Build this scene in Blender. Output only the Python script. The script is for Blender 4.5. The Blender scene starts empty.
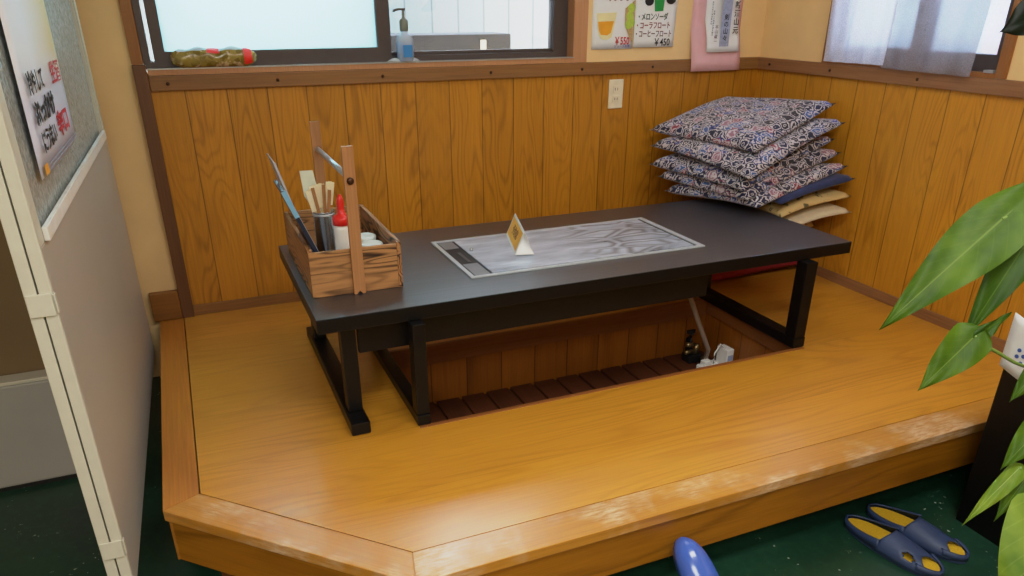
import bpy, bmesh, math, random
from mathutils import Vector, Matrix, Euler
random.seed(7)
PI = math.pi
col = bpy.context.scene.collection
scene = bpy.context.scene

def lin(c):
    return tuple(((x/255)/12.92 if x/255 <= .04045 else ((x/255+.055)/1.055)**2.4) for x in c) + (1.0,)

# ------------------------------------------------------------------ node helper
class NT:
    def __init__(s, name):
        s.m = bpy.data.materials.new(name); s.m.use_nodes = True
        s.t = s.m.node_tree; s.t.nodes.clear()
        s.out = s.t.nodes.new('ShaderNodeOutputMaterial')
    def n(s, typ, ins=None, **props):
        nd = s.t.nodes.new('ShaderNode'+typ)
        for k, v in props.items(): setattr(nd, k, v)
        for k, v in (ins or {}).items(): s.set(nd.inputs[k], v)
        return nd
    def set(s, sock, v):
        if isinstance(v, bpy.types.NodeSocket): s.t.links.new(v, sock)
        else: sock.default_value = v
    def math(s, op, a, b=0.0, c=None):
        nd = s.t.nodes.new('ShaderNodeMath'); nd.operation = op
        s.set(nd.inputs[0], a); s.set(nd.inputs[1], b)
        if c is not None: s.set(nd.inputs[2], c)
        return nd.outputs[0]
    def mix(s, f, a, b, blend='MIX'):
        nd = s.t.nodes.new('ShaderNodeMix'); nd.data_type = 'RGBA'; nd.blend_type = blend
        s.set(nd.inputs[0], f); s.set(nd.inputs[6], a); s.set(nd.inputs[7], b)
        return nd.outputs[2]
    def obj(s):
        return s.n('TexCoord').outputs['Object']
    def xyz(s, v):
        nd = s.n('SeparateXYZ', {0: v}); return nd.outputs
    def comb(s, x, y, z):
        nd = s.t.nodes.new('ShaderNodeCombineXYZ')
        s.set(nd.inputs[0], x); s.set(nd.inputs[1], y); s.set(nd.inputs[2], z)
        return nd.outputs[0]
    def noise(s, v, scale, detail=2, rough=.5, dist=0):
        return s.n('TexNoise', {'Vector': v, 'Scale': scale, 'Detail': detail, 'Roughness': rough, 'Distortion': dist}).outputs['Fac']
    def mr(s, v, a, b, c=0.0, d=1.0):
        nd = s.n('MapRange', {0: v, 1: a, 2: b, 3: c, 4: d}); nd.clamp = True
        return nd.outputs[0]
    def bump(s, h, strength=.3, dist=.002):
        return s.n('Bump', {'Height': h, 'Strength': strength, 'Distance': dist}).outputs[0]
    def bsdf(s, ins):
        b = s.n('BsdfPrincipled', ins); s.t.links.new(b.outputs[0], s.out.inputs[0]); return b
    def surf(s, sock):
        s.t.links.new(sock, s.out.inputs[0])

def plain(name, c, rough=.5, metal=0, var=.06, vscale=30, bumps=0, spec=.5, coat=0, sheen=0, trans=0):
    t = NT(name); o = t.obj()
    nz = t.noise(o, vscale, 3)
    f = t.mr(nz, .3, .7, 1-var, 1+var)
    cc = t.mix(1.0, lin(c), t.comb(f, f, f), 'MULTIPLY')
    ins = {'Base Color': cc, 'Roughness': rough, 'Metallic': metal, 'Specular IOR Level': spec, 'Coat Weight': coat, 'Sheen Weight': sheen, 'Transmission Weight': trans}
    if bumps: ins['Normal'] = t.bump(t.noise(o, vscale*4, 3), bumps, .002)
    t.bsdf(ins); return t.m

def wood(name, dark, light, grain=2, across=0, bw=None, boff=0.0, groove=.003, rough=.4, rings=7, rscale=2.2, stretch=.1, ringmix=.55, coat=0, tone=.12, fine=.35, wear=None, bump=.15, spec=.5, gdark=.35, crough=.15):
    t = NT(name); o = t.obj(); x = t.xyz(o)
    A, G = x[across], x[grain]; D = x[3-across-grain]
    wn = 0.5
    if bw:
        q = t.math('ADD', t.math('DIVIDE', A, bw), boff)
        b = t.math('FLOOR', q); fr = t.math('FRACT', q)
        wn = t.n('TexWhiteNoise', {'W': b}, noise_dimensions='1D').outputs['Value']
        edge = t.math('MULTIPLY', t.math('MINIMUM', fr, t.math('SUBTRACT', 1.0, fr)), bw)
        gr = t.mr(edge, groove*.4, groove, 0.0, 1.0)
        w1 = t.math('MULTIPLY', wn, 13.7); w2 = t.math('MULTIPLY', wn, 31.3)
    else: w1, w2 = 0.0, 0.0
    v = t.comb(t.math('ADD', A, w1), t.math('ADD', t.math('MULTIPLY', G, stretch), w2), D)
    nz = t.noise(v, rscale, 2, .45, .25)
    ring = t.math('SINE', t.math('MULTIPLY', nz, rings*6.283))
    ring = t.math('POWER', t.math('ADD', t.math('MULTIPLY', ring, .5), .5), 3.2)
    v2 = t.comb(A, t.math('MULTIPLY', G, .03), D)
    fn = t.noise(v2, 160, 3, .6)
    v3 = t.comb(t.math('ADD', A, w1), t.math('MULTIPLY', G, .25), D)
    patch = t.noise(v3, 5, 2)
    msk = t.mr(t.noise(t.comb(t.math('ADD', A, w1), t.math('ADD', t.math('MULTIPLY', G, .3), w2), D), 4.5, 1), .40, .60, .25, 1.0)
    ring = t.math('MULTIPLY', ring, msk)
    fac = t.math('ADD', t.math('MULTIPLY', ring, ringmix), t.math('MULTIPLY', t.mr(fn, .35, .7), fine))
    fac = t.math('ADD', fac, t.math('MULTIPLY', t.math('SUBTRACT', patch, .5), .3))
    c = t.mix(t.mr(fac, 0, 1), lin(light), lin(dark))
    if bw:
        tn = t.math('ADD', t.math('MULTIPLY', wn, 2*tone), 1-tone)
        c = t.mix(1.0, c, t.comb(tn, tn, tn), 'MULTIPLY')
        g2 = t.math('ADD', t.math('MULTIPLY', gr, 1-gdark), gdark)
        c = t.mix(1.0, c, t.comb(g2, g2, g2), 'MULTIPLY')
    rgh = t.math('ADD', rough, t.math('MULTIPLY', t.math('SUBTRACT', patch, .5), .15))
    if wear:
        wcol, axis, c0, width, lo, hi = wear
        m1 = t.mr(t.noise(o, 2.6, 4, .65), lo, hi)
        m2 = t.noise(t.comb(t.math('MULTIPLY', x[0], .2), x[1], x[2]), 120, 4, .7)
        m = t.math('MULTIPLY', m1, t.mr(m2, .35, .6))
        band = t.mr(t.math('ABSOLUTE', t.math('SUBTRACT', x[axis], c0)), width*.4, width, 1, 0)
        m = t.math('MULTIPLY', t.math('MULTIPLY', m, band), .75)
        c = t.mix(m, c, lin(wcol)); rgh = t.math('ADD', rgh, t.math('MULTIPLY', m, .2))
    h = t.math('MULTIPLY', fac, -.15)
    if bw: h = t.math('ADD', h, gr)
    t.bsdf({'Base Color': c, 'Roughness': rgh, 'Coat Weight': coat, 'Coat Roughness': crough, 'Specular IOR Level': spec, 'Normal': t.bump(h, bump, .003)})
    return t.m

# ------------------------------------------------------------------ mesh helper
class MB:
    def __init__(s): s.bm = bmesh.new()
    def box(s, x0, x1, y0, y1, z0, z1, bevel=0, seg=2):
        r = bmesh.ops.create_cube(s.bm, size=1)
        vs = r['verts']
        for v in vs:
            v.co = Vector((x0+(v.co.x+.5)*(x1-x0), y0+(v.co.y+.5)*(y1-y0), z0+(v.co.z+.5)*(z1-z0)))
        if bevel:
            es = list({e for v in vs for e in v.link_edges})
            bmesh.ops.bevel(s.bm, geom=es, offset=bevel, segments=seg, profile=.6, affect='EDGES')
        return s
    def prism(s, pts, z0, z1, bevel=0, axis=2):
        def mk(p, z):
            if axis == 2: return (p[0], p[1], z)
            if axis == 1: return (p[0], z, p[1])
            return (z, p[0], p[1])
        a = [s.bm.verts.new(mk(p, z0)) for p in pts]; b = [s.bm.verts.new(mk(p, z1)) for p in pts]
        fs = [s.bm.faces.new(a[::-1]), s.bm.faces.new(b)]
        for i in range(len(pts)):
            j = (i+1) % len(pts); fs.append(s.bm.faces.new((a[i], a[j], b[j], b[i])))
        bmesh.ops.recalc_face_normals(s.bm, faces=fs)
        if bevel:
            es = list({e for f in fs for e in f.edges})
            bmesh.ops.bevel(s.bm, geom=es, offset=bevel, segments=2, profile=.6, affect='EDGES')
        return s
    def lathe(s, prof, c=(0,0,0), n=24, mat=None):
        rows = []
        for r, z in prof:
            rows.append([s.bm.verts.new((r*math.cos(2*PI*k/n), r*math.sin(2*PI*k/n), z)) for k in range(n)])
        for a, b in zip(rows, rows[1:]):
            for k in range(n):
                s.bm.faces.new((a[k], a[(k+1)%n], b[(k+1)%n], b[k]))
        for row, z in ((rows[0], 0), (rows[-1], 1)):
            if (row[0].co.xy.length) > 1e-4:
                s.bm.faces.new(row if z else row[::-1])
        vs = [v for r in rows for v in r]
        M = Matrix.Translation(c) @ (mat or Matrix())
        bmesh.ops.transform(s.bm, matrix=M, verts=vs)
        return s
    def tube(s, pts, r, n=10, radii=None):
        pts = [Vector(p) for p in pts]; rows = []
        up = Vector((0,0,1))
        for i, p in enumerate(pts):
            d = (pts[min(i+1, len(pts)-1)] - pts[max(i-1, 0)]).normalized()
            a = d.cross(up if abs(d.z) < .95 else Vector((1,0,0))).normalized(); b = d.cross(a)
            rr = radii[i] if radii else r
            rows.append([s.bm.verts.new(p + rr*(math.cos(2*PI*k/n)*a + math.sin(2*PI*k/n)*b)) for k in range(n)])
        for a, b in zip(rows, rows[1:]):
            for k in range(n): s.bm.faces.new((a[k], a[(k+1)%n], b[(k+1)%n], b[k]))
        s.bm.faces.new(rows[0][::-1]); s.bm.faces.new(rows[-1])
        return s
    def grid(s, fn, nu, nv):
        vs = [[s.bm.verts.new(fn(i/nu, j/nv)) for j in range(nv+1)] for i in range(nu+1)]
        for i in range(nu):
            for j in range(nv): s.bm.faces.new((vs[i][j], vs[i+1][j], vs[i+1][j+1], vs[i][j+1]))
        return vs
    def build(s, name, mat, parent=None, smooth=False, loc=None, rot=None, doubles=False):
        if doubles: bmesh.ops.remove_doubles(s.bm, verts=s.bm.verts, dist=1e-5)
        bmesh.ops.recalc_face_normals(s.bm, faces=s.bm.faces)
        me = bpy.data.meshes.new(name); s.bm.to_mesh(me); s.bm.free()
        if smooth:
            for p in me.polygons: p.use_smooth = True
        o = bpy.data.objects.new(name, me); col.objects.link(o)
        for mm in (mat if isinstance(mat, list) else [mat]): me.materials.append(mm)
        if parent: o.parent = parent
        if loc: o.location = loc
        if rot: o.rotation_euler = rot
        return o

def empty(name, loc=(0,0,0), rot=(0,0,0)):
    o = bpy.data.objects.new(name, None); col.objects.link(o)
    o.location = loc; o.rotation_euler = rot; o.empty_display_size = .05
    return o
def tag(o, label, cat, group=None, kind=None):
    o['label'] = label; o['category'] = cat
    if group: o['group'] = group
    if kind: o['kind'] = kind
    return o
def struct(o, label=None):
    o['kind'] = 'structure'
    if label: o['label'] = label
    return o
def text(name, s, size, mat, parent, M, align='CENTER', ext=.0003, bold=0, sx=1):
    cu = bpy.data.curves.new(name, 'FONT'); cu.body = s; cu.size = size; cu.extrude = ext
    cu.align_x = align; cu.align_y = 'CENTER'; cu.resolution_u = 2; cu.offset = bold
    cu.space_line = 1.1
    tmp = bpy.data.objects.new(name+'_tmp', cu); col.objects.link(tmp)
    dg = bpy.context.evaluated_depsgraph_get(); dg.update()
    me = bpy.data.meshes.new_from_object(tmp.evaluated_get(dg))
    bpy.data.objects.remove(tmp); bpy.data.curves.remove(cu)
    me.transform(M @ Matrix.Diagonal((sx, 1, 1, 1)))
    me.materials.clear(); me.materials.append(mat)
    o = bpy.data.objects.new(name, me); col.objects.link(o); o.parent = parent
    return o
def wallM(x, y, z):      # text facing -y on the back wall
    return Matrix.Translation((x, y, z)) @ Matrix.Rotation(PI/2, 4, 'X')

# ------------------------------------------------------------------ materials
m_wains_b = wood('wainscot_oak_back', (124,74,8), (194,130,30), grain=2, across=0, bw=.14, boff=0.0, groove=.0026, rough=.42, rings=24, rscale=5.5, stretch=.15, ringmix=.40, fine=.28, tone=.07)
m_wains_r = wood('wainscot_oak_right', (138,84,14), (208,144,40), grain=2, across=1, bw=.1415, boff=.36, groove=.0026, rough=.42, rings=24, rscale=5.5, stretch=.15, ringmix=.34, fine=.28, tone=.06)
m_deck = wood('deck_oak', (158,100,22), (208,146,46), grain=0, across=1, bw=.303, boff=.92, groove=.0014, rough=.34, rings=19, rscale=4.2, stretch=.13, ringmix=.34, fine=.28, tone=.09, bump=.03, gdark=.75, coat=.6, crough=.22)
m_border = wood('deck_border_oak', (150,96,26), (200,140,52), grain=0, across=1, rough=.33, rings=10, rscale=1.5, ringmix=.3, fine=.4, bump=.06, coat=.3, wear=((226,200,168), 1, 0.0, .10, .48, .60))
m_border_l = wood('deck_border_oak_left', (134,78,18), (188,120,40), grain=0, across=1, rough=.33, rings=10, rscale=1.5, ringmix=.3, fine=.4, bump=.06)
m_fascia = wood('fascia_oak', (110,66,8), (166,108,24), grain=0, across=2, rough=.35, rings=16, rscale=4, stretch=.14, ringmix=.45, bump=.05)
m_kick = wood('kick_board_wood', (70,36,8), (104,58,16), grain=0, across=2, rough=.6)
m_rail = wood('rail_brown', (96,62,30), (148,102,54), grain=0, across=2, rough=.5, rings=3, ringmix=.25, fine=.5)
m_rail_r = wood('rail_brown_right', (102,68,42), (154,108,70), grain=1, across=2, rough=.5, rings=3, ringmix=.25, fine=.5)
m_post = wood('post_brown', (70,42,20), (110,70,38), grain=2, across=0, rough=.5, rings=3, ringmix=.25, fine=.5)
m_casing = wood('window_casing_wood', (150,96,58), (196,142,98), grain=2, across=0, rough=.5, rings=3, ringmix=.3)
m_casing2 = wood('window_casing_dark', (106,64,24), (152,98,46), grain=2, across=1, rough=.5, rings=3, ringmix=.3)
m_block = wood('corner_block_wood', (96,58,16), (140,90,34), grain=0, across=2, rough=.5)
m_pitw = wood('pit_plank', (104,56,10), (160,94,24), grain=2, across=0, bw=.14, boff=.3, groove=.003, rough=.45, rings=5, rscale=3, stretch=.15, ringmix=.35)
m_pitw_y = wood('pit_plank_side', (104,56,10), (160,94,24), grain=2, across=1, bw=.14, boff=.3, groove=.003, rough=.45, rings=5, rscale=3, stretch=.15, ringmix=.35)
m_pitrim = wood('pit_rim_redbrown', (96,56,26), (144,88,44), grain=0, across=2, rough=.42, rings=3, ringmix=.25)
m_slat = wood('pit_slat', (52,24,12), (92,48,26), grain=1, across=0, rough=.55, rings=4, ringmix=.4)
m_black = wood('black_stained_wood', (5,6,10), (30,34,48), grain=0, across=1, rough=.46, rings=14, rscale=4, stretch=.05, ringmix=.5, fine=.9, bump=.5, spec=.9, coat=.9, crough=.38)
m_blackleg = plain('black_painted_leg', (9,9,11), .4, var=.2, spec=.3)
m_plaster = plain('cream_plaster', (238,202,144), .85, var=.05, vscale=6, bumps=.05)
m_plaster2 = plain('cream_plaster_door', (232,200,146), .8, var=.05, vscale=6)
m_ceiling = plain('ceiling_white', (222,214,196), .9)
m_bronze = plain('bronze_aluminium', (82,74,74), .4, metal=.3, var=.05)
m_alu = plain('silver_aluminium', (196,200,204), .3, metal=.7, var=.04)
m_steel = plain('brushed_steel', (190,196,202), .25, metal=1, var=.06, vscale=60)
m_gframe = plain('pale_griddle_frame', (186,194,202), .3, metal=.25, var=.04)
m_trough = plain('grey_trough_cover', (128,132,138), .35, metal=.2)
m_screw = plain('screw_dark', (70,44,26), .4, metal=.6)
m_white = plain('white_plastic', (236,234,228), .4)
m_ivory = plain('ivory_plastic', (232,220,188), .4)
m_paper = plain('white_paper', (236,238,238), .8, var=.02)
m_ink = plain('black_ink', (28,26,28), .7); m_red = plain('red_ink', (196,36,44), .7)
m_green_i = plain('green_ink', (30,150,60), .6); m_dkgreen = plain('dark_green_ink', (40,70,52), .7)
m_maroon = plain('maroon_ink', (140,52,66), .7); m_brown_i = plain('brown_ink', (110,62,60), .7)
m_blue_i = plain('blue_ink', (60,90,170), .7); m_pinkpaper = plain('pink_paper', (226,176,178), .8, var=.03)
m_bluegrey = plain('bluegrey_print', (160,168,196), .8, var=.15, vscale=90)
m_orange = plain('orange_juice_print', (240,166,40), .6, var=.08); m_pale = plain('pale_yellow_print', (238,226,170), .6)
m_lime = plain('lime_print', (180,206,80), .6, var=.12, vscale=120); m_wick = plain('wicker_print', (190,160,110), .7, var=.2, vscale=150)
m_redplastic = plain('red_plastic', (226,44,36), .3)
m_door = plain('white_door_laminate', (184,177,166), .35, var=.03, vscale=3)
m_dooredge = plain('pale_door_edge', (206,204,188), .45, var=.03)
m_crease = plain('dark_gap', (40,38,34), .8)
m_greywall = plain('dim_brown_board', (120,100,70), .8, var=.1, vscale=5)
m_cab = plain('white_enamel', (168,168,164), .4, var=.05, vscale=4)
m_navy = plain('navy_cloth', (26,40,86), .85, var=.2, vscale=60, bumps=.3, sheen=.3)
m_white_cloth = plain('cream_white_cloth', (206,192,162), .9, var=.08, vscale=40, bumps=.3)
m_redcloth = plain('red_cloth', (134,20,30), .85, var=.15, vscale=40, bumps=.3)

def mat_floor():
    t = NT('green_floor_paint'); o = t.obj()
    a = t.noise(o, 2.2, 4, .6); b = t.noise(o, 40, 3, .6)
    c = t.mix(t.mr(a, .3, .7), lin((12,38,30)), lin((30,70,50)))
    c = t.mix(t.math('MULTIPLY', t.mr(b, .5, .8), .4), c, lin((44,88,62)))
    fl = t.mr(t.noise(o, 70, 2, .5), .70, .74)
    reg = t.mr(t.noise(o, 4.5, 1), .52, .60)
    c = t.mix(t.math('MULTIPLY', fl, reg), c, lin((170,190,170)))
    t.bsdf({'Base Color': c, 'Roughness': t.mr(a, .3, .7, .28, .45), 'Normal': t.bump(b, .15, .002)})
    return t.m
m_floor = mat_floor()

def mat_pattern():
    t = NT('floral_ring_fabric'); o = t.obj()
    d = t.mix(.04, o, t.n('TexNoise', {'Vector': o, 'Scale': 30.0}).outputs['Color'], 'ADD')
    sc = 25
    vo = t.n('TexVoronoi', {'Vector': d, 'Scale': sc, 'Randomness': .75})
    cell = t.xyz(vo.outputs['Color'])
    cr = t.n('ValToRGB', {0: cell[0]}); r = cr.color_ramp; r.interpolation = 'CONSTANT'
    cols = [(0,(26,32,70)),(.26,(38,34,48)),(.46,(48,66,138)),(.55,(140,58,74)),(.64,(24,28,58)),(.84,(150,104,122)),(.91,(64,92,150))]
    r.elements[0].position = 0; r.elements[0].color = lin(cols[0][1]); r.elements[1].position = cols[1][0]; r.elements[1].color = lin(cols[1][1])
    for p, cc in cols[2:]:
        e = r.elements.new(p); e.color = lin(cc)
    dist = vo.outputs['Distance']
    ve = t.n('TexVoronoi', {'Vector': d, 'Scale': sc, 'Randomness': .75}, feature='DISTANCE_TO_EDGE').outputs['Distance']
    ring = t.mr(t.math('ABSOLUTE', t.math('SUBTRACT', ve, .11)), .035, .07, 1, 0)
    dot = t.mr(t.math('ABSOLUTE', t.math('SUBTRACT', dist, .2)), .03, .06, 1, 0)
    m = t.math('MAXIMUM', ring, t.math('MULTIPLY', dot, .8))
    c = t.mix(m, cr.outputs[0], lin((196,188,194)))
    t.bsdf({'Base Color': c, 'Roughness': .9, 'Sheen Weight': .2, 'Normal': t.bump(t.noise(o, 300, 2), .3, .001)})
    return t.m
m_pat = mat_pattern()
def mat_beige():
    t = NT('beige_leaf_print_fabric'); o = t.obj()
    m = t.mr(t.noise(o, 16, 2, .5, 1.5), .60, .66)
    c = t.mix(m, lin((214,184,124)), lin((96,90,60)))
    t.bsdf({'Base Color': c, 'Roughness': .9, 'Normal': t.bump(t.noise(o, 200, 2), .3, .001)})
    return t.m
m_beige = mat_beige()

def mat_griddle():
    t = NT('oiled_griddle_steel'); o = t.obj(); x = t.xyz(o)
    dd = t.mix(.12, o, t.n('TexNoise', {'Vector': o, 'Scale': 3.0}).outputs['Color'], 'ADD')
    xd = t.xyz(dd)
    v = t.comb(t.math('MULTIPLY', xd[0], 6.0), t.math('MULTIPLY', xd[1], 17), 0.0)
    ve = t.n('TexVoronoi', {'Vector': v, 'Scale': 1.0, 'Randomness': .8}, feature='DISTANCE_TO_EDGE').outputs['Distance']
    line = t.mr(t.math('ABSOLUTE', t.math('SUBTRACT', ve, .13)), .015, .10, 1, 0)
    reg = t.mr(x[0], -1.45, -1.25, 0, 1)
    line = t.math('MULTIPLY', line, reg)
    n2 = t.noise(t.comb(t.math('MULTIPLY', x[0], 3), t.math('MULTIPLY', x[1], 10), 0.0), 2, 3, .6)
    c = t.mix(t.mr(n2, .3, .7), lin((146,158,178)), lin((204,214,230)))
    c = t.mix(t.math('MULTIPLY', line, .75), c, lin((92,90,98)))
    t.bsdf({'Base Color': c, 'Metallic': .2, 'Specular IOR Level': 1.0, 'Roughness': t.math('ADD', .22, t.math('MULTIPLY', n2, .2))})
    return t.m
m_griddle = mat_griddle()

def mat_leaf(name, c1, c2, vein, sss=.0):
    t = NT(name)
    uv = t.xyz(t.n('UVMap').outputs[0])
    o = t.obj()
    u, v = uv[0], uv[1]     # u: across -1..1 mapped 0..1, v: along
    s = t.math('ABSOLUTE', t.math('SUBTRACT', u, .5))
    mid = t.mr(s, .008, .022, 1, 0)
    q = t.math('FRACT', t.math('MULTIPLY', t.math('SUBTRACT', v, t.math('MULTIPLY', s, .55)), 8))
    side = t.math('MULTIPLY', t.mr(t.math('ABSOLUTE', t.math('SUBTRACT', q, .5)), .02, .07, 1, 0), .16)
    nz = t.noise(o, 14, 3)
    c = t.mix(t.mr(nz, .3, .7), lin(c1), lin(c2))
    c = t.mix(t.math('MULTIPLY', t.math('MAXIMUM', mid, side), .6), c, lin(vein))
    b = t.n('BsdfPrincipled', {'Base Color': c, 'Roughness': .5, 'Specular IOR Level': .25, 'Normal': t.bump(nz, .15, .004)})
    tr = t.n('BsdfTranslucent', {'Color': c})
    mx = t.n('MixShader', {0: .35, 1: b.outputs[0], 2: tr.outputs[0]})
    t.surf(mx.outputs[0]); return t.m
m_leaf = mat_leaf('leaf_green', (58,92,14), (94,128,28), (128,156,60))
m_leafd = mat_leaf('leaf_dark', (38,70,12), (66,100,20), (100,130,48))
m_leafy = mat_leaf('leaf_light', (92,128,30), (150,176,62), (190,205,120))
m_leaf_shade = mat_leaf('leaf_shaded', (8,20,10), (14,30,14), (20,40,20))  # shade of the upper leaf put into a near-black green
m_stem = plain('green_stem', (110,138,60), .5)

def mat_frost():
    t = NT('frosted_pane'); 
    tr = t.n('BsdfTranslucent', {'Color': lin((214,248,252))}); gl = t.n('BsdfGlossy', {'Roughness': .25, 'Color': (.8,.9,1,1)})
    t.surf(t.n('MixShader', {0: .05, 1: tr.outputs[0], 2: gl.outputs[0]}).outputs[0]); return t.m
m_frost = mat_frost()
def mat_clear():
    t = NT('clear_pane')
    tr = t.n('BsdfTransparent', {'Color': (.93,.97,.98,1)}); gl = t.n('BsdfGlossy', {'Roughness': .02})
    fr = t.n('Fresnel', {'IOR': 1.45}).outputs[0]
    t.surf(t.n('MixShader', {0: fr, 1: tr.outputs[0], 2: gl.outputs[0]}).outputs[0]); return t.m
m_clear = mat_clear()
def mat_texglass():
    t = NT('patterned_glass'); o = t.obj()
    h = t.noise(o, 130, 2, .5, .4)
    f = t.mr(h, .4, .6, .78, 1.0)
    tr = t.n('BsdfTranslucent', {'Color': t.mix(1.0, lin((165,184,200)), t.comb(f, f, f), 'MULTIPLY')}); cl = t.n('BsdfTransparent', {'Color': (.9,.95,1,1)})
    t.surf(t.n('MixShader', {0: .35, 1: tr.outputs[0], 2: cl.outputs[0]}).outputs[0]); return t.m
m_texglass = mat_texglass()
def mat_sheer(name, c, alpha):
    t = NT(name); o = t.obj()
    wv = t.noise(o, 260, 2)
    df = t.n('BsdfDiffuse', {'Color': lin(c)}); tl = t.n('BsdfTranslucent', {'Color': lin(c)})
    a = t.n('MixShader', {0: .5, 1: df.outputs[0], 2: tl.outputs[0]})
    tp = t.n('BsdfTransparent')
    f = t.math('MULTIPLY', t.mr(wv, .3, .7, .8, 1.15), alpha)
    t.surf(t.n('MixShader', {0: f, 1: tp.outputs[0], 2: a.outputs[0]}).outputs[0]); return t.m
m_sheer_w = mat_sheer('white_sheer', (236,236,248), .84)
m_sheer_g = mat_sheer('grey_sheer', (164,150,150), .80)
def mat_doorglass():
    t = NT('hammered_door_glass'); o = t.obj()
    h = t.noise(o, 90, 2, .5, .6)
    c = t.mix(t.mr(h, .35, .65), lin((140,146,142)), lin((182,188,184)))
    t.bsdf({'Base Color': c, 'Roughness': .22, 'Normal': t.bump(h, .5, .004)}); return t.m
m_dglass = mat_doorglass()
def mat_poster():
    t = NT('door_poster_paper'); x = t.xyz(t.obj())
    f = t.mr(t.math('ADD', x[2], t.math('MULTIPLY', t.noise(t.obj(), 9, 2), .06)), .97, 1.05)
    g = t.mr(x[0], .3, .62)
    top = t.mix(g, lin((238,240,246)), lin((226,192,112)))
    c = t.mix(f, lin((212,216,236)), top)
    t.bsdf({'Base Color': c, 'Roughness': .5}); return t.m
m_poster = mat_poster()
def mat_liquid(name, c, alpha, rough=.1):
    t = NT(name)
    tr = t.n('BsdfTransparent', {'Color': lin(c)}); g = t.n('BsdfPrincipled', {'Base Color': lin(c), 'Roughness': rough})
    t.surf(t.n('MixShader', {0: alpha, 1: tr.outputs[0], 2: g.outputs[0]}).outputs[0]); return t.m
m_bottleclear = mat_liquid('clear_plastic', (232,242,250), .4)
m_blueliq = mat_liquid('blue_liquid', (80,160,226), .75)
m_film = mat_liquid('crumpled_film', (230,236,240), .6)
def mat_fence():
    t = NT('white_corrugated_fence'); x = t.xyz(t.obj())
    fr = t.math('FRACT', t.math('DIVIDE', x[0], .15))
    g = t.mr(t.math('MINIMUM', fr, t.math('SUBTRACT', 1.0, fr)), .01, .05)
    wn = t.n('TexWhiteNoise', {'W': t.math('FLOOR', t.math('DIVIDE', x[0], .3))}, noise_dimensions='1D').outputs['Value']
    c = t.mix(g, lin((80,86,92)), t.mix(wn, lin((122,127,131)), lin((100,120,126))))
    t.bsdf({'Base Color': c, 'Roughness': .6}); return t.m
m_fence = mat_fence()
m_concrete = plain('grey_block', (44,44,52), .8, var=.06)
m_ground = plain('outdoor_ground', (180,180,176), .9)
def mat_snack():
    t = NT('snack_pouch_print'); o = t.obj()
    v = t.n('TexVoronoi', {'Vector': o, 'Scale': 55.0})
    c0 = t.xyz(v.outputs['Color'])[0]
    c = t.mix(c0, lin((112,94,30)), lin((158,138,66)))
    c = t.mix(t.mr(t.noise(o, 38, 2), .58, .66), c, lin((206,180,140)))
    t.bsdf({'Base Color': c, 'Roughness': .25, 'Coat Weight': .5, 'Normal': t.bump(c0, .4, .004)}); return t.m
m_snack = mat_snack()
m_cadwood = wood('caddy_scorched_cedar', (44,22,8), (178,128,78), grain=0, across=2, rough=.6, rings=13, rscale=13, stretch=.16, ringmix=1.4, fine=.25)
m_cadwood_y = wood('caddy_scorched_cedar_side', (48,24,10), (176,124,76), grain=1, across=2, rough=.6, rings=13, rscale=13, stretch=.16, ringmix=1.4, fine=.25)
m_upr = wood('caddy_upright_wood', (120,76,40), (176,124,78), grain=2, across=0, rough=.55, rings=4, rscale=4, stretch=.1, ringmix=.5)
m_stick = plain('pale_chopstick_wood', (226,204,152), .7, var=.06); m_stickdk = plain('brown_chopstick_wood', (168,118,70), .7, var=.1)
m_menu_navy = plain('navy_menu_cover', (30,40,62), .3); m_menu_blue = plain('blue_menu_edge', (120,172,206), .25)
m_menu_grey = plain('pale_grey_menu', (176,184,196), .35)
m_slipper = plain('navy_rubber', (48,66,104), .5, var=.1, vscale=20)
m_insole = plain('mustard_insole', (206,166,26), .85, var=.12, vscale=200, bumps=.5)
m_blueslip = plain('blue_vinyl', (66,100,190), .22, var=.05, coat=.4)
m_lidwhite = plain('jar_lid_white', (222,232,226), .35)
m_teal = plain('teal_plastic', (60,110,130), .4); m_hose = plain('grey_hose', (160,140,126), .5)
m_brass = plain('tarnished_brass', (150,130,90), .35, metal=.8, var=.3); m_dark = plain('black_rubber', (22,22,24), .5)
m_pot = plain('dark_pot', (40,38,38), .5); m_soil = plain('soil', (60,44,30), .95, var=.3)
m_lamp = plain('lamp_housing', (230,230,226), .5)
m_tentface = plain('orange_card_print', (244,180,74), .5, var=.05)
m_pinkban = plain('pink_banner', (236,150,180), .7)

# ------------------------------------------------------------------ SETTING
ZF = -.25; ZC = 2.15; XL = -5.2; YF = -5.2
struct(MB().box(XL, .15, YF, .15, ZF-.08, ZF).build('floor', m_floor))
struct(MB().box(XL, .15, YF, .6, ZC, ZC+.08).build('ceiling', m_ceiling))
w = MB()
w.box(-2.80, -2.64, 0, .12, ZF, ZC); w.box(-.925, .12, 0, .12, ZF, ZC)
w.box(-2.64, -.925, 0, .12, ZF, .885); w.box(-2.64, -.925, 0, .12, 1.75, ZC)
struct(w.build('wall_back', m_plaster))
w = MB()
w.box(0, .12, -.405, 0, ZF, ZC); w.box(0, .12, YF, -1.232, ZF, ZC)
w.box(0, .12, -1.232, -.405, ZF, .885); w.box(0, .12, -1.232, -.405, 1.75, ZC)
struct(w.build('wall_right', m_plaster))
struct(MB().box(XL-.1, XL, YF, .12, ZF, ZC).build('wall_left', m_plaster2))
struct(MB().box(XL, .12, YF-.1, YF, ZF, ZC).build('wall_front', m_plaster2))
struct(MB().box(XL, -3.0, -.60, -.55, ZF, ZC).build('wall_kitchen', m_greywall))
struct(MB().box(-3.0, -2.9, -.60, .12, ZF, ZC).build('wall_passage', m_greywall))
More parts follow.
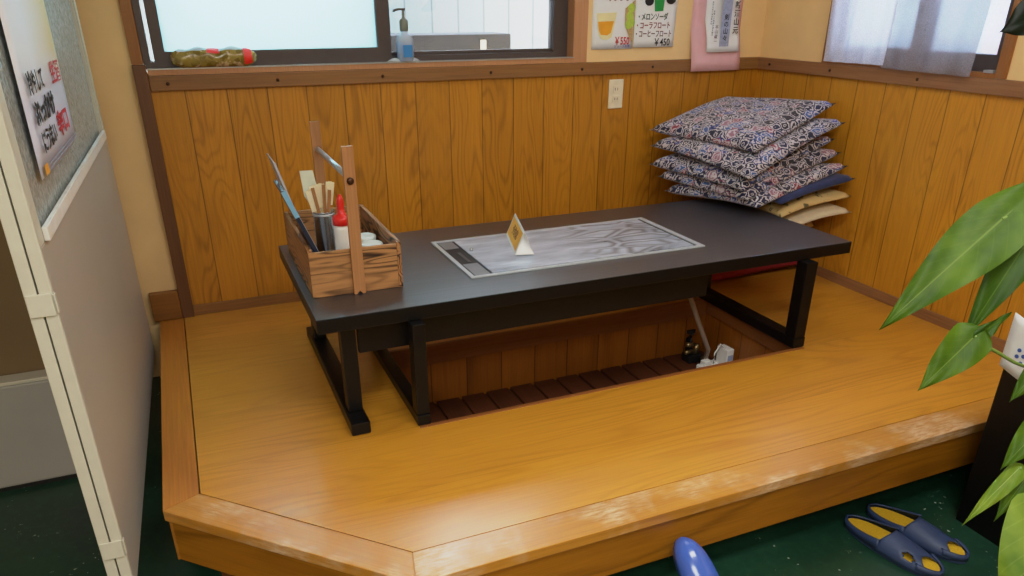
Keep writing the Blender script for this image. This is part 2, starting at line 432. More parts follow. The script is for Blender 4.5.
struct(MB().box(-2.9, -2.80, .02, .12, ZF, ZC).build('trim_1', m_plaster2))

# wainscot, rails, baseboards, post
struct(MB().box(-2.63, -.008, -.008, -.0005, 0, .85).build('trim_2', m_wains_b), 'oak plank wainscot on the back wall')
struct(MB().box(-.008, -.0005, -2.4, -.008, 0, .85).build('trim_3', m_wains_r), 'oak plank wainscot on the right wall')
r = struct(MB().box(-2.628, -.02, -.022, -.0005, .834, .884, .003).build('trim_4', m_rail), 'brown rail along the top of the back wainscot')
for x in (-2.57, -2.20, -1.81, -1.365, -.95, -.60): 
    MB().lathe([(0,-.004),(.006,-.004),(.006,.0),(.004,.003),(0,.004)], (x, -.0235, .858), 10, Matrix.Rotation(PI/2, 4, 'X')).build('screw', m_screw, r, True)
r = struct(MB().box(-.022, -.0005, -2.4, -.001, .834, .884, .003).build('trim_5', m_rail_r), 'brown rail along the top of the right wainscot')
for y in (-.10, -.47, -.905): 
    MB().lathe([(0,-.004),(.006,-.004),(.006,.0),(.004,.003),(0,.004)], (-.0235, y, .858), 10, Matrix.Rotation(-PI/2, 4, 'Y')).build('screw', m_screw, r, True)
struct(MB().box(-2.672, -2.629, -.028, -.0005, 0, .92, .002).build('trim_6', m_post), 'brown post at the left end of the wainscot')
struct(MB().box(-2.629, -.02, -.018, -.0085, 0, .042, .002).build('baseboard_back', m_rail))
struct(MB().box(-.018, -.0085, -2.4, -.02, 0, .042, .002).build('baseboard_right', m_rail_r))
struct(MB().box(-2.775, -2.673, -.03, -.0005, .001, .112, .003).build('trim_7', m_block), 'wooden block at the foot of the wainscot post')

# window 1 : back wall
win = struct(empty('window_1', (-1.78, .05, .885)))
def wpart(name, mb, mat, p=None, off=(1.78, -.05, -.885), par=None):
    o = mb.build(name, mat, par or win); bm_off = Matrix.Translation(off); o.data.transform(bm_off); return o
wpart('casing', MB().box(-2.672, -2.636, -.012, .115, .921, 1.78), m_casing2)
wpart('casing', MB().box(-.99, -.926, -.012, .115, .885, 1.78), m_casing)
wpart('sill', MB().box(-2.627, -.99, -.018, .115, .8845, .903, .002), m_casing)
wpart('sill_track', MB().box(-2.627, -.99, -.022, .015, .9032, .907), m_alu)
mb = MB(); mb.box(-2.635, -2.612, .015, .1, .903, 1.75); mb.box(-1.055, -.9915, .045, .1, .903, 1.75); mb.box(-2.612, -1.055, .02, .1, .903, .926); mb.box(-2.612, -1.055, .02, .1, 1.72, 1.75)
wpart('frame', mb, m_bronze)
mb = MB(); mb.box(-2.599, -2.562, .02, .05, .926, 1.72); mb.box(-1.812, -1.758, .02, .05, .926, 1.72); mb.box(-2.562, -1.812, .02, .05, .926, .958); mb.box(-2.562, -1.812, .02, .05, 1.68, 1.72)
sash = wpart('left_sash', mb, m_bronze)
wpart('pane', MB().box(-2.562, -1.812, .033, .037, .958, 1.68), m_frost, off=(1.78, -.05, -.885), par=sash)
mb = MB(); mb.box(-1.80, -1.752, .06, .09, .926, 1.72); mb.box(-1.752, -1.055, .06, .09, .926, .938); mb.box(-1.752, -1.055, .06, .09, 1.68, 1.72)
sash2 = wpart('right_sash', mb, m_bronze)
wpart('pane', MB().box(-1.752, -1.055, .073, .077, .938, 1.68), m_clear, par=sash2)
wpart('side_pane', MB().box(-2.612, -2.598, .064, .068, .926, 1.72), m_clear)

# window 2 : right wall
win2 = struct(empty('window_2', (.05, -.82, .885)))
def w2(name, mb, mat, par=None):
    o = mb.build(name, mat, par or win2); o.data.transform(Matrix.Translation((-.05, .82, -.885))); return o
mb = MB(); mb.box(-.012, .115, -1.232, -1.196, .885, 1.78); mb.box(-.012, .115, -.44, -.405, .885, 1.78); mb.box(-.014, .115, -1.196, -.44, .8845, .90)
w2('casing', mb, m_casing2)
mb = MB(); mb.box(.02, .08, -1.196, -1.16, .90, 1.75); mb.box(.02, .08, -.475, -.44, .90, 1.75); mb.box(.02, .08, -1.16, -.475, .90, .955); mb.box(.03, .07, -.875, -.80, .955, 1.75); mb.box(.02, .08, -1.16, -.475, 1.70, 1.75)
w2('frame', mb, m_bronze)
w2('pane', MB().box(.048, .052, -1.16, -.875, .955, 1.70), m_texglass)
w2('pane', MB().box(.048, .052, -.80, -.475, .955, 1.70), m_texglass)
w2('sill_clip', MB().box(-.018, .012, -1.19, -1.155, .9003, .909), m_alu)

# outside
struct(MB().box(-6, 4, .62, 6, -.3, -.25).build('ground', m_ground))
fo = MB()
vs = []
x = -5.0
mbf = MB().box(-5, 1.5, 1.25, 1.29, -.25, 2.4)
tag(mbf.build('fence', m_fence), 'white corrugated panel fence outside the back window', 'fence')
b = empty('outdoor_box', (-1.38, .75, -.25)); tag(b, 'flat grey rectangular box standing outside behind the right pane', 'box')
MB().box(-.75, .38, -.12, .12, 0, 1.225, .004).build('body', m_concrete, b)
MB().box(.22, .25, -.122, -.1205, .02, 1.2).build('edge_strip', m_alu, b)
struct(MB().box(1.3, 1.4, -4, 1.0, -.25, 2.6).build('wall_neighbour', plain('neighbour_wall', (96,112,126), .9)))
tag(MB().box(.75, .76, -.75, -.55, -.25, 1.6).build('banner', m_pinkban), 'pink banner outside behind the white sheer curtain', 'banner')

# ------------------------------------------------------------------ PLATFORM
XA, YA, XB, YB = -2.755, -1.334, -2.261, -1.8185
XiA, YiA, XiB, YiB = -2.67, -1.292, -2.240, -1.718
PX0, PX1, PY0, PY1 = -2.052, -.648, -1.188, -.646
plat = tag(empty('seating_platform', (0,0,ZF)), 'raised oak seating platform with chamfered corner and sunken foot well', 'platform')
plat.location = (0,0,0)
d = MB()
d.prism([(XiA+.0035, -.002), (XiA+.0035, YiA+.002), (XiB+.002, YiB+.003), (PX0, YiB+.003), (PX0, -.002)], -.03, 0)
d.box(PX0, PX1, PY1, -.002, -.03, 0); d.box(PX0, PX1, YiB+.003, PY0, -.03, 0); d.box(PX1, -.002, YiB+.003, -.002, -.03, 0)
d.build('deck', m_deck, plat)
def board(name, pts, z0, z1, mat, ang, org, bevel=0):
    c, s = math.cos(-ang), math.sin(-ang)
    lp = [((x-org[0])*c-(y-org[1])*s, (x-org[0])*s+(y-org[1])*c) for x, y in pts]
    return MB().prism(lp, z0, z1, bevel).build(name, mat, plat, loc=(org[0], org[1], 0), rot=(0,0,ang))
board('edge_board', [(XA, -.032), (XA, YA), (XiA, YiA), (XiA, -.032)], -.028, .0015, m_border_l, PI/2, (XA, -.7), .002)
ac = math.atan2(YB-YA, XB-XA)
board('edge_board', [(XA, YA), (XB, YB), (XiB, YiB), (XiA, YiA)], -.028, .0015, m_border, ac, ((XA+XB)/2+.02, (YA+YB)/2+.02), .002)
board('edge_board', [(XB, YB), (-.002, YB), (-.002, YiB), (XiB, YiB)], -.028, .0015, m_border, 0, (-1.3, YB+.03), .002)
def fascia(p, q, z0, z1, inset, mat, name, th=.025):
    a = math.atan2(q[1]-p[1], q[0]-p[0]); L = math.hypot(q[0]-p[0], q[1]-p[1])
    return MB().box(-L/2, L/2, inset, inset+th, z0, z1, .001).build(name, mat, plat, loc=((p[0]+q[0])/2, (p[1]+q[1])/2, 0), rot=(0,0,a))
fascia((XA+.005, YA-.002), (XB, YB), -.152, -.029, .008, m_fascia, 'fascia_board')
fascia((XB, YB), (-.002, YB), -.148, -.029, .006, m_fascia, 'fascia_board')
fascia((XA, -.05), (XA, YA), -.152, -.029, .008, m_fascia, 'fascia_board')
fascia((XA+.06, YA-.02), (XB+.04, YB), ZF, -.148, .1, m_kick, 'kick_board')
fascia((XB+.04, YB), (-.002, YB), ZF, -.148, .16, m_kick, 'kick_board')
fascia((XA, -.05), (XA, YA-.02), ZF, -.148, .1, m_kick, 'kick_board')
# foot well
PZ = -.233
MB().box(PX0-.02, PX1+.02, PY1, PY1+.02, PZ-.012, -.031).build('well_wall', m_pitw, plat)
MB().box(PX0-.02, PX1+.02, PY0-.02, PY0, PZ-.012, -.031).build('well_wall', m_pitw, plat)
MB().box(PX0-.02, PX0, PY0, PY1, PZ-.012, -.031).build('well_wall', m_pitw_y, plat)
MB().box(PX1, PX1+.02, PY0, PY1, PZ-.012, -.031).build('well_wall', m_pitw_y, plat)
MB().box(PX0+.012, PX1-.012, PY1-.012, PY1+.004, -.072, .002, .002).build('well_rim', m_pitrim, plat)
MB().box(PX0+.012, PX1-.012, PY0-.012, PY0+.003, -.05, .002, .002).build('well_rim', m_pitrim, plat)
MB().box(PX0-.012, PX0+.010, PY0-.012, PY1+.004, -.06, .002, .002).build('well_rim', m_pitrim, plat)
MB().box(PX1-.010, PX1+.012, PY0-.012, PY1+.004, -.06, .002, .002).build('well_rim', m_pitrim, plat)
MB().box(PX0-.02, PX1+.02, PY0-.02, PY1+.02, PZ-.016, PZ-.012).build('well_base', m_kick, plat)
sl = MB(); xx = PX0+.004
while xx < PX1-.09:
    sl.box(xx, xx+.088, PY0+.004, PY1-.004, PZ-.012, PZ, .002); xx += .1
sl.build('slatted_floor', m_slat, plat)

# ------------------------------------------------------------------ TABLE
TX0, TX1, TY0, TY1, TH = -2.3155, -.459, -1.153, -.4203, .36
tab = tag(empty('low_table', (0,0,0)), 'long low black wooden table with inset steel griddle over the foot well', 'table')
ttop = MB().box(TX0, TX1, TY0, TY1, TH-.042, TH, .003).build('tabletop', [m_black, m_blackleg], tab)
for p in ttop.data.polygons: p.material_index = 0 if p.normal.z > .5 else 1  # sides and underside take a darker black, shading painted into the edge
MB().box(-2.2, -1.02, -1.10, -1.078, .222, .3175, .002).build('apron', m_blackleg, tab)
MB().box(-2.2, -1.02, -.50, -.478, .222, .3175, .002).build('apron', m_blackleg, tab)
MB().box(-1.84, -1.03, -1.05, -.55, .20, .3175, .004).build('burner_box', m_dark, tab)
def frame(x0, x1, fy0, fy1, uy, fx0, fx1, fh, name):
    f = MB(); f.box(fx0, fx1, fy0, fy1, .0024, fh, .004).build('foot_bar', m_blackleg, tab)
    for y in uy:
        MB().box(x0, x1, y, y+.05, fh, .3175, .003).build('leg', m_blackleg, tab)
frame(-2.247, -2.205, -1.172, -.40, (-1.10, -.53), -2.256, -2.201, .04, 'sled')
frame(-2.066, -2.028, -1.19, -.585, (-1.185, -.64), -2.067, -2.027, .035, 'inner')
frame(-.682, -.634, -1.19, -.585, (-1.188, -.64), -.684, -.632, .04, 'inner')
GX0, GX1, GY0, GY1 = -1.825, -.972, -1.004, -.597
g = MB()
for a in ((GX0, GX1, GY0, GY0+.014), (GX0, GX1, GY1-.014, GY1), (GX0, GX0+.014, GY0+.014, GY1-.014), (GX1-.022, GX1, GY0+.014, GY1-.014)):
    g.box(*a, TH+.0002, TH+.005, .0012)
g.build('griddle_frame', m_gframe, tab)
MB().box(GX0+.014, GX1-.022, GY0+.014, GY1-.014, TH+.0002, TH+.0012).build('trough_shade', m_dark, tab)  # flat dark sheet stands in for the shade inside the trough
MB().box(GX0+.078, GX1-.032, GY0+.022, GY1-.018, TH+.0014, TH+.0045, .0012).build('griddle_plate', m_griddle, tab)
MB().box(GX0+.02, GX0+.070, GY0+.02, GY0+.135, TH+.0014, TH+.003, .001).build('trough_cover', m_trough, tab)
MB().box(GX0+.02, GX0+.070, GY1-.10, GY1-.02, TH+.0014, TH+.003, .001).build('trough_cover', m_trough, tab)
MB().box(GX0+.045, GX0+.056, GY0+.15, GY0+.26, TH+.0014, TH+.003, .001).build('slot_bar', m_bronze, tab)
MB().lathe([(0,0),(.006,0),(.006,.006),(.003,.01),(0,.01)], (GX0+.095, GY1-.15, TH+.0046), 12).build('griddle_knob', m_steel, tab, True)
MB().box(GX1-.031, GX1-.0225, GY0+.016, GY1-.016, TH+.0014, TH+.003).build('griddle_seam', m_dark, tab)

# tent card
zt = TH+.0058
te = tag(empty('tent_card', (-1.586, -.862, zt), (0,0,-.235)), 'small white folded tent card with orange printed face standing on the griddle', 'sign')
te.rotation_euler = (0,0,-.28)
Lc = .245; hw = .032; hh = .076
c_ = MB()
c_.grid(lambda u, v: Vector((-hw*(1-v), u*Lc, hh*v)), 1, 6); c_.grid(lambda u, v: Vector((hw*(1-v), u*Lc, hh*v)), 1, 6)
c_.grid(lambda u, v: Vector((-hw+2*hw*v, u*Lc, 0.0005)), 1, 2)
o = c_.build('card', m_paper, te); md = o.modifiers.new('s', 'SOLIDIFY'); md.thickness = .0012; md.offset = 0
fl_ = MB()
fl_.grid(lambda u, v: Vector(((2*v-1)*hw*(1-.92*u)*.9, .012*math.sin(PI*u)-.004+.03*u*(1-abs(2*v-1)), .003+hh*.86*u)), 8, 8)
fl_.build('folded_end', m_paper, te, True)
# orange face on the left sloping side
slope = math.atan2(hh, hw)
nrm = Vector((-math.sin(slope), 0, math.cos(slope)))
def tentpt(a, b, off=.0016):
    return Vector((-hw*(1-b), a*Lc, hh*b)) + nrm*off
f_ = MB(); f_.grid(lambda u, v: tentpt(.05+.90*u, .12+.78*v), 2, 2); f_.build('printed_face', m_tentface, te)
xa = Vector((0,-1,0)); ya = Vector((math.cos(slope), 0, math.sin(slope))); M = Matrix((xa.to_4d(), ya.to_4d(), nrm.to_4d(), (0,0,0,1))).transposed()
M.translation = tentpt(.5, .52, .0019)
for i in range(4): M[3][i] = 1 if i == 3 else 0
text('card_text', '予約席', .036, m_brown_i, te, M)

# ------------------------------------------------------------------ CADDY
CX0, CX1, CY0, CY1, CZ = -2.293, -2.032, -.985, -.510, TH+.0005
cad = tag(empty('condiment_caddy', (0,0,0)), 'scorched wood condiment caddy with tall uprights and metal handle rod', 'caddy')
MB().box(CX0+.012, CX1-.012, CY0+.012, CY1-.012, CZ+.002, CZ+.012).build('bottom_board', m_cadwood, cad)
MB().box(CX0, CX1-.012, CY0, CY0+.012, CZ, CZ+.068, .001).build('end_board', m_cadwood, cad)
MB().box(CX0, CX1-.012, CY0, CY0+.012, CZ+.069, CZ+.130, .001).build('end_board', m_cadwood, cad)
MB().box(CX0, CX1-.012, CY1-.012, CY1, CZ, CZ+.136, .001).build('end_board', m_cadwood, cad)
MB().box(CX0, CX0+.012, CY0+.0122, CY1-.0122, CZ, CZ+.136, .001).build('side_board', m_cadwood_y, cad)
MB().box(CX1-.0118, CX1, CY0-.002, CY1+.002, CZ, CZ+.136, .001).build('side_board', m_cadwood_y, cad)
UX = -2.162
for y0 in (CY0-.0135, CY1+.0005):
    MB().prism([(UX-.0165, CZ), (UX-.008, CZ), (UX, CZ+.010), (UX+.008, CZ), (UX+.0165, CZ), (UX+.0155, CZ+.412), (UX-.0155, CZ+.412)], y0, y0+.013, .0008, axis=1).build('upright', m_upr, cad)
MB().tube([(UX, CY0-.001, .688), (UX, CY1+.001, .688)], .0085, 14).build('handle_rod', m_alu, cad, True)
MB().lathe([(0,0),(.010,0),(.010,.003),(.006,.006),(0,.007)], (UX, CY0-.0135, .682), 14, Matrix.Rotation(PI/2, 4, 'X')).build('screw_cap', m_screw, cad, True)
MB().lathe([(0,0),(.0025,0),(.0025,.02),(0,.02)], (UX, CY0-.001, .40), 8, Matrix.Rotation(PI/2, 4, 'X')).build('nail', m_screw, cad) if False else None

zb = CZ+.0125
# menus leaning to the left side
def menu(name, label, x0, z0, x1, z1, y0, y1, th, mat, mat2):
    a = math.atan2(x1-x0, z1-z0)
    o = tag(empty(name, (x0, 0, z0), (0, a, 0)), label, 'menu')
    L = math.hypot(x1-x0, z1-z0)
    MB().box(-th/2, th/2, y0, y1, 0, L, .001).build('cover', mat, o)
    MB().box(th/2+.0002, th/2+.0012, y0+.006, y1-.006, .006, L-.006).build('page', mat2, o)
    MB().box(-th/2-.0006, th/2+.0014, y0-.002, y0-.0002, L*.74, L).build('edge_strip', m_menu_blue if mat is m_menu_navy else m_menu_grey, o)
    return o
menu('menu_book', 'navy covered menu with blue edge leaning at the left front inside the caddy', -2.222, zb+.002, -2.335, .660, -.955, -.795, .011, m_menu_navy, m_menu_grey)
menu('menu_book', 'thin pale grey menu sheet standing behind the navy menu in the caddy', -2.232, zb+.002, -2.322, .690, -.705, -.535, .004, m_menu_grey, m_menu_grey)
# chopstick can
cc = (-2.203, -.752, zb)
can = tag(empty('chopstick_can', cc), 'round metal chopstick can standing inside the wooden caddy', 'holder')
MB().lathe([(.030,0),(.031,.002),(.031,.173),(.032,.175),(.0305,.175),(.029,.173),(.029,.004),(0,.004)], n=28).build('can_body', m_steel, can, True)
MB().lathe([(.0322,.163),(.033,.166),(.0322,.169)], n=28).build('can_rim', m_alu, can, True)
rng = random.Random(3)
m_wrap = plain('cream_wrap', (238,226,190), .8)
pl_ = [(-.0215,-.0026,0),(-.0125,.0026,0),(-.0150,-.0078,1),(.0,.0078,0),(.0045,-.0130,1),(.0100,.0130,0),(.0160,-.0182,1),(.0215,.0182,0)]
words = ['leftmost pale chopstick pair leaning far out of the metal can','second pale chopstick pair from the left in the can','brown chopstick pair left of centre in the can','pale chopstick pair at the middle of the metal can','brown chopstick pair just right of the middle in the can','pale chopstick pair right of centre in the can','brown chopstick pair right of centre at the front of the can','rightmost pale chopstick pair leaning towards the upright']
for (px, py, kd), wd in zip(pl_, words):
    px *= (1 if abs(py) < .012 else .85)
    slope = 1.7*px/.170
    o = empty('chopsticks', (cc[0]+px-slope*.170, cc[1]+py, zb+.008), (0, math.atan(slope), 0))
    tag(o, wd, 'chopsticks', 'chopsticks in the metal can')
    L = .245+rng.uniform(-.012,.012)
    for q in (-.0026, .0026):
        MB().prism([(q-.0024,-.0022),(q+.0024,-.0022),(q+.0024,.0022),(q-.0024,.0022)], 0, L, .0006).build('stick', m_stickdk if kd else m_stick, o)
    if not kd: MB().box(-.0125, .0125, -.0024, .0024, L*.72, L*.99, .0004).build('paper_wrap', m_wrap, o)
# paper sleeve
o = tag(empty('paper_sleeve', (cc[0]-.004, cc[1]+.0228, zb+.0065), (0, -.10, 0)), 'pale paper sleeve sticking up highest behind the chopsticks', 'paper')
MB().prism([(-.006,0),(.006,0),(.008,.18),(.022,.215),(.018,.285),(-.020,.29),(-.022,.215),(-.008,.18)], 0, .001, axis=1).build('sheet', plain('pale_green_paper', (206,210,190), .8), o)
# red cap bottle
bc = (-2.170, -.862, zb)
bo = tag(empty('sauce_bottle', bc), 'white squeeze bottle with red nozzle cap behind the caddy upright', 'bottle')
MB().lathe([(.024,0),(.026,.004),(.026,.145),(.024,.156),(.018,.160),(0,.160)], n=28).build('bottle_body', m_white, bo, True)
MB().lathe([(.0275,.1585),(.0275,.176),(.024,.183),(.012,.188),(.010,.205),(.011,.222),(.008,.236),(.004,.244),(0,.245)], n=28).build('nozzle_cap', m_redplastic, bo, True)
for (x, y, lb) in ((-2.085, -.760, 'white lidded seasoning jar at the back right of the caddy'), (-2.085, -.848, 'white lidded seasoning jar in front of its twin in the caddy')):
    j = tag(empty('seasoning_jar', (x, y, zb)), lb, 'jar', 'seasoning jars in the caddy')
    MB().lathe([(.028,0),(.030,.003),(.030,.070),(.028,.074),(0,.074)], n=28).build('jar_body', m_white, j, True)
    MB().lathe([(.0325,.0742),(.0335,.077),(.0335,.086),(.030,.0885),(.022,.0875),(0,.0875)], n=28).build('jar_lid', m_lidwhite, j, True)

# ------------------------------------------------------------------ CUSHIONS
def cushion(name, Lp, Fp, Rp, T, mat, label, group, seed, dz=0):
    Lp, Fp, Rp = Vector(Lp), Vector(Fp), Vector(Rp); Bp = Lp+Rp-Fp
    n = (Rp-Fp).cross(Lp-Fp).normalized()
    ctr = (Lp+Rp)/2; Lp, Fp, Rp = [ctr+(q-ctr)*1.015 for q in (Lp, Fp, Rp)]; rng = random.Random(seed); ph = [rng.uniform(0, 6) for _ in range(4)]
    N = 22
    def mid(u, v):
        # u along F->R, v along F->L, boundary bowed inwards between the corners
        bu = .022*math.sin(PI*v)*(1-2*u)*abs(1-2*u)**1.5; bv = .022*math.sin(PI*u)*(1-2*v)*abs(1-2*v)**1.5
        return Fp + (Rp-Fp)*(u+bu) + (Lp-Fp)*(v+bv) - ctr + n*(.006*math.sin(5*u+ph[0])*math.sin(4*v+ph[1])) + Vector((0, 0, dz*u*v))
    def th(u, v):
        e = (math.sin(PI*u)*math.sin(PI*v))
        eu = min(u, 1-u); ev = min(v, 1-v); d = min(eu, ev)
        return T*(min(1, d/.12)**.5)*(.74+.26*e**.6)*(1+.07*math.sin(9*u+ph[2])*math.sin(8*v+ph[3]))
    b = MB(); bm = b.bm
    top = [[bm.verts.new(mid(i/N, j/N)+n*th(i/N, j/N)*.55) for j in range(N+1)] for i in range(N+1)]
    bot = [[top[i][j] if i in (0, N) or j in (0, N) else bm.verts.new(mid(i/N, j/N)-n*th(i/N, j/N)*.45) for j in range(N+1)] for i in range(N+1)]
    for i in range(N):
        for j in range(N):
            bm.faces.new((top[i][j], top[i+1][j], top[i+1][j+1], top[i][j+1]))
            bm.faces.new((bot[i][j], bot[i][j+1], bot[i+1][j+1], bot[i+1][j]))
    o = b.build(name, mat, None, True, loc=ctr)
    return tag(o, label, 'cushion', group)
GC = 'floor cushions stacked in the corner'
CU = [
 ((-.655,-.125,.612), (-.515,-.660,.585), (-.052,-.560,.735), m_pat, 'flat ring-patterned cushion lying on top of the corner stack'),
 ((-.675,-.175,.548), (-.590,-.735,.512), (-.050,-.628,.668), m_pat, 'ring-patterned cushion directly below the top one in the stack'),
 ((-.700,-.215,.478), (-.590,-.710,.458), (-.060,-.600,.600), m_pat, 'ring-patterned cushion third from the top of the stack'),
 ((-.690,-.270,.432), (-.575,-.720,.425), (-.050,-.635,.552), m_pat, 'ring-patterned cushion fourth from the top of the stack'),
 ((-.680,-.315,.388), (-.540,-.745,.392), (-.045,-.680,.505), m_pat, 'lowest ring-patterned cushion resting on the navy one'),
]
for k, (a, b_, c, m, lb) in enumerate(CU): cushion('floor_cushion', a, b_, c, .075, m, lb, GC, k, dz=-.055)
cushion('floor_cushion', (-.40,-.24,.40), (-.425,-.745,.398), (-.040,-.725,.462), .058, m_navy, 'plain navy cushion between the patterned and the beige ones', GC, 11)
cushion('floor_cushion', (-.40,-.22,.352), (-.405,-.735,.342), (-.042,-.728,.395), .05, m_beige, 'beige leaf-print cushion under the navy cushion', GC, 12)
cushion('floor_cushion', (-.40,-.22,.30), (-.40,-.74,.285), (-.042,-.745,.328), .05, m_white_cloth, 'cream white cushion beneath the beige cushion by the wall', GC, 13)
cushion('floor_cushion', (-.56,-.04,.045), (-.58,-.545,.040), (-.040,-.530,.040), .085, m_redcloth, 'dark red cushion flat on the platform under the stack', GC, 14)
for k in range(3):
    z = .104+.062*k
    cushion('floor_cushion', (-.41,-.03,z), (-.41,-.56,z), (-.035,-.56,z), .07, (m_redcloth, m_navy, m_beige)[k], ('red cushion second from the bottom of the corner stack','navy cushion low in the stack behind the table leg','beige cushion low in the stack behind the table leg')[k], GC, 20+k)

# ------------------------------------------------------------------ SILL ITEMS
sb = tag(empty('sanitizer_bottle', (-1.742, -.012, .9078)), 'clear pump bottle with blue liquid on the window sill', 'bottle')
sb.location = (-1.712, -.006, .9075); sb.scale = (1.28, 1.1, 1.08)
MB().lathe([(.024,0),(.026,.003),(.026,.070),(.024,.082),(.012,.092),(.010,.098),(0,.098)], n=24).build('bottle_body', m_bottleclear, sb, True)
MB().lathe([(0,.003),(.0245,.003),(.0245,.060),(0,.060)], n=24).build('blue_liquid', m_blueliq, sb, True)
MB().box(-.012, .016, -.0268, -.0263, .015, .055).build('bottle_label', m_blueliq, sb)
MB().lathe([(.011,.0985),(.013,.101),(.013,.132),(.009,.138),(.004,.140),(.004,.165),(0,.165)], n=18).build('pump_collar', plain('grey_pump', (120,124,110), .4), sb, True)
MB().tube([(.006,0,.168),(-.012,0,.169),(-.026,0,.166),(-.029,0,.160)], .004, 8).build('pump_head', plain('dark_pump', (86,82,78), .4), sb, True)
def crumple(u, v):
    a = 2*PI*u; r = .004+.045*v*(1+.25*math.sin(5*a)+.1*math.sin(11*a+1))
    return Vector((r*math.cos(a)*1.1, r*math.sin(a)*.32, .0012+.012*math.sin(PI*v)*(.6+.4*math.sin(7*a))*(v > 0)*1.0))
b = MB()
b.grid(lambda u, v: crumple(u, .42+.58*v)+Vector((0,0,0)), 48, 6)
cf = b.build('plastic_film', m_film, None, True, loc=(-1.717, -.010, .9075))
md = cf.modifiers.new('s', 'SOLIDIFY'); md.thickness = .0008
tag(cf, 'crumpled clear plastic film around the foot of the pump bottle', 'wrapper')
# snack pouch
def pouch(u, v):
    a = 2*PI*v; L = .285
    e = min(1, min(u, 1-u)/.12)**.5
    lump = 1+.10*math.sin(17*u+2*math.sin(a))+.06*math.sin(31*u+3*a)
    return Vector(((u-.5)*L, .024*math.cos(a)*e*lump, .031+.0305*math.sin(a)*(.25+.75*e)*(lump if math.sin(a) > 0 else 1)))
sp = tag(empty('snack_pouch', (-2.405, -.022, .9073)), 'long brown snack pouch with red mark lying on the window sill', 'food package')
b = MB(); b.grid(pouch, 40, 20); b.build('pouch', m_snack, sp, True, doubles=True)
def patch(u0, u1, v0, v1, off):
    def f(u, v):
        p = pouch(u0+(u1-u0)*u, v0+(v1-v0)*v); q = Vector((0, p.y, p.z-.031)); 
        return p + q.normalized()*off
    return f
b = MB(); b.grid(patch(.84, .94, .10, .62, .0015), 6, 12); b.build('red_mark', m_redplastic, sp, True)
b = MB(); b.grid(patch(.42, .56, .2, .42, .0015), 6, 8); b.build('red_mark', m_redplastic, sp, True)
b = MB(); b.grid(patch(.08, .9, .22, .36, .001), 24, 6); b.build('clear_top', m_film, sp, True)

# ------------------------------------------------------------------ POSTERS AND OUTLET
def paper(name, pts, y, label, mat, cat='poster', curl=0):
    e = tag(empty(name, (0, 0, 0)), label, cat)
    b = MB(); (x0, x1, z0, z1, sk) = pts
    b.grid(lambda u, v: Vector((x0+(x1-x0)*u+sk*v*(u if curl == 0 else 1), y-(.004*math.sin(PI*u) + ((.024*min(1, max(0, (.40-v)/.25)) + .006*(1-v)**6) if curl else 0)), z0+(z1-z0)*v)), 8, 10)
    o = b.build('sheet', mat, e, True); md = o.modifiers.new('s', 'SOLIDIFY'); md.thickness = .0005; md.offset = 0
    return e
def disc(name, mat, par, x, z, rx, rz, y, n=24):
    b = MB(); b.prism([(x+rx*math.cos(2*PI*k/n), z+rz*math.sin(2*PI*k/n)) for k in range(n)], y-.0004, y, axis=1); return b.build(name, mat, par)
def poly(name, mat, par, pts, y):
    return MB().prism(pts, y-.0004, y, axis=1).build(name, mat, par)
P1 = paper('drink_poster', (-.900, -.700, .933, 1.24, 0), -.002, 'drink price poster with a glass of orange juice and grapes', m_paper)
yp = -.0075
poly('glass_picture', m_pale, P1, [(-.872,1.000),(-.868,.985),(-.852,.972),(-.828,.970),(-.808,.980),(-.803,.998),(-.788,1.075),(-.884,1.072)], yp)
poly('juice_picture', m_orange, P1, [(-.870,1.005),(-.860,.990),(-.830,.987),(-.812,.998),(-.800,1.042),(-.876,1.040)], yp-.0006)
poly('basket_picture', m_wick, P1, [(-.748,1.09),(-.705,1.12),(-.705,.955),(-.720,.975),(-.746,1.03)], yp)
for k, (x, z) in enumerate(((-.724,1.06),(-.718,1.092),(-.728,1.028),(-.716,1.035))): disc('grape_picture', m_lime, P1, x, z, .017, .018, yp-.0006-.0005*k)
text('price_text', '￥550', .042, m_red, P1, wallM(-.757, yp-.0008, .963), sx=.72, bold=.0006)
text('small_text', 'ジュース各種', .013, m_blue_i, P1, wallM(-.755, yp-.0008, .943))
text('small_text', 'オレンジ', .03, m_brown_i, P1, wallM(-.78, yp-.0008, 1.128))
P2 = paper('float_poster', (-.698, -.494, .937, 1.24, 0.008), -.006, 'float drinks price poster showing a green melon soda', m_paper)
yq = -.0115
poly('glass_picture', m_green_i, P2, [(-.604,1.078),(-.562,1.080),(-.556,1.15),(-.612,1.148)], yq)
disc('ice_cream_picture', m_ink, P2, -.634, 1.118, .022, .018, yq); disc('ice_cream_picture', m_ink, P2, -.526, 1.124, .024, .018, yq)
text('item_text', '・メロンソーダ', .031, m_dkgreen, P2, wallM(-.613, yq, 1.056), bold=.0004, sx=.72)
text('item_text', '・コーラフロート', .031, m_maroon, P2, wallM(-.608, yq, 1.022), bold=.0004, sx=.72)
text('item_text', '・コーヒーフロート', .031, m_brown_i, P2, wallM(-.604, yq, .989), bold=.0004, sx=.68)
text('price_text', '￥450', .040, m_ink, P2, wallM(-.558, yq, .955), bold=.0005, sx=.85)
P3 = paper('pink_sheet', (-.404, -.136, .833, 1.26, .0), -.001, 'plain pink paper hanging behind the calligraphy sheet', m_pinkpaper, 'paper', curl=1)
P4 = paper('calligraphy_sheet', (-.334, -.156, .912, 1.24, -.004), -.0065, 'white sheet with vertical brush lettering over the pink paper', m_paper, 'paper', curl=1)
yr = -.0415
poly('print_block', m_bluegrey, P4, [(-.272,.935),(-.222,.935),(-.222,1.2),(-.272,1.2)], yr+.0003)
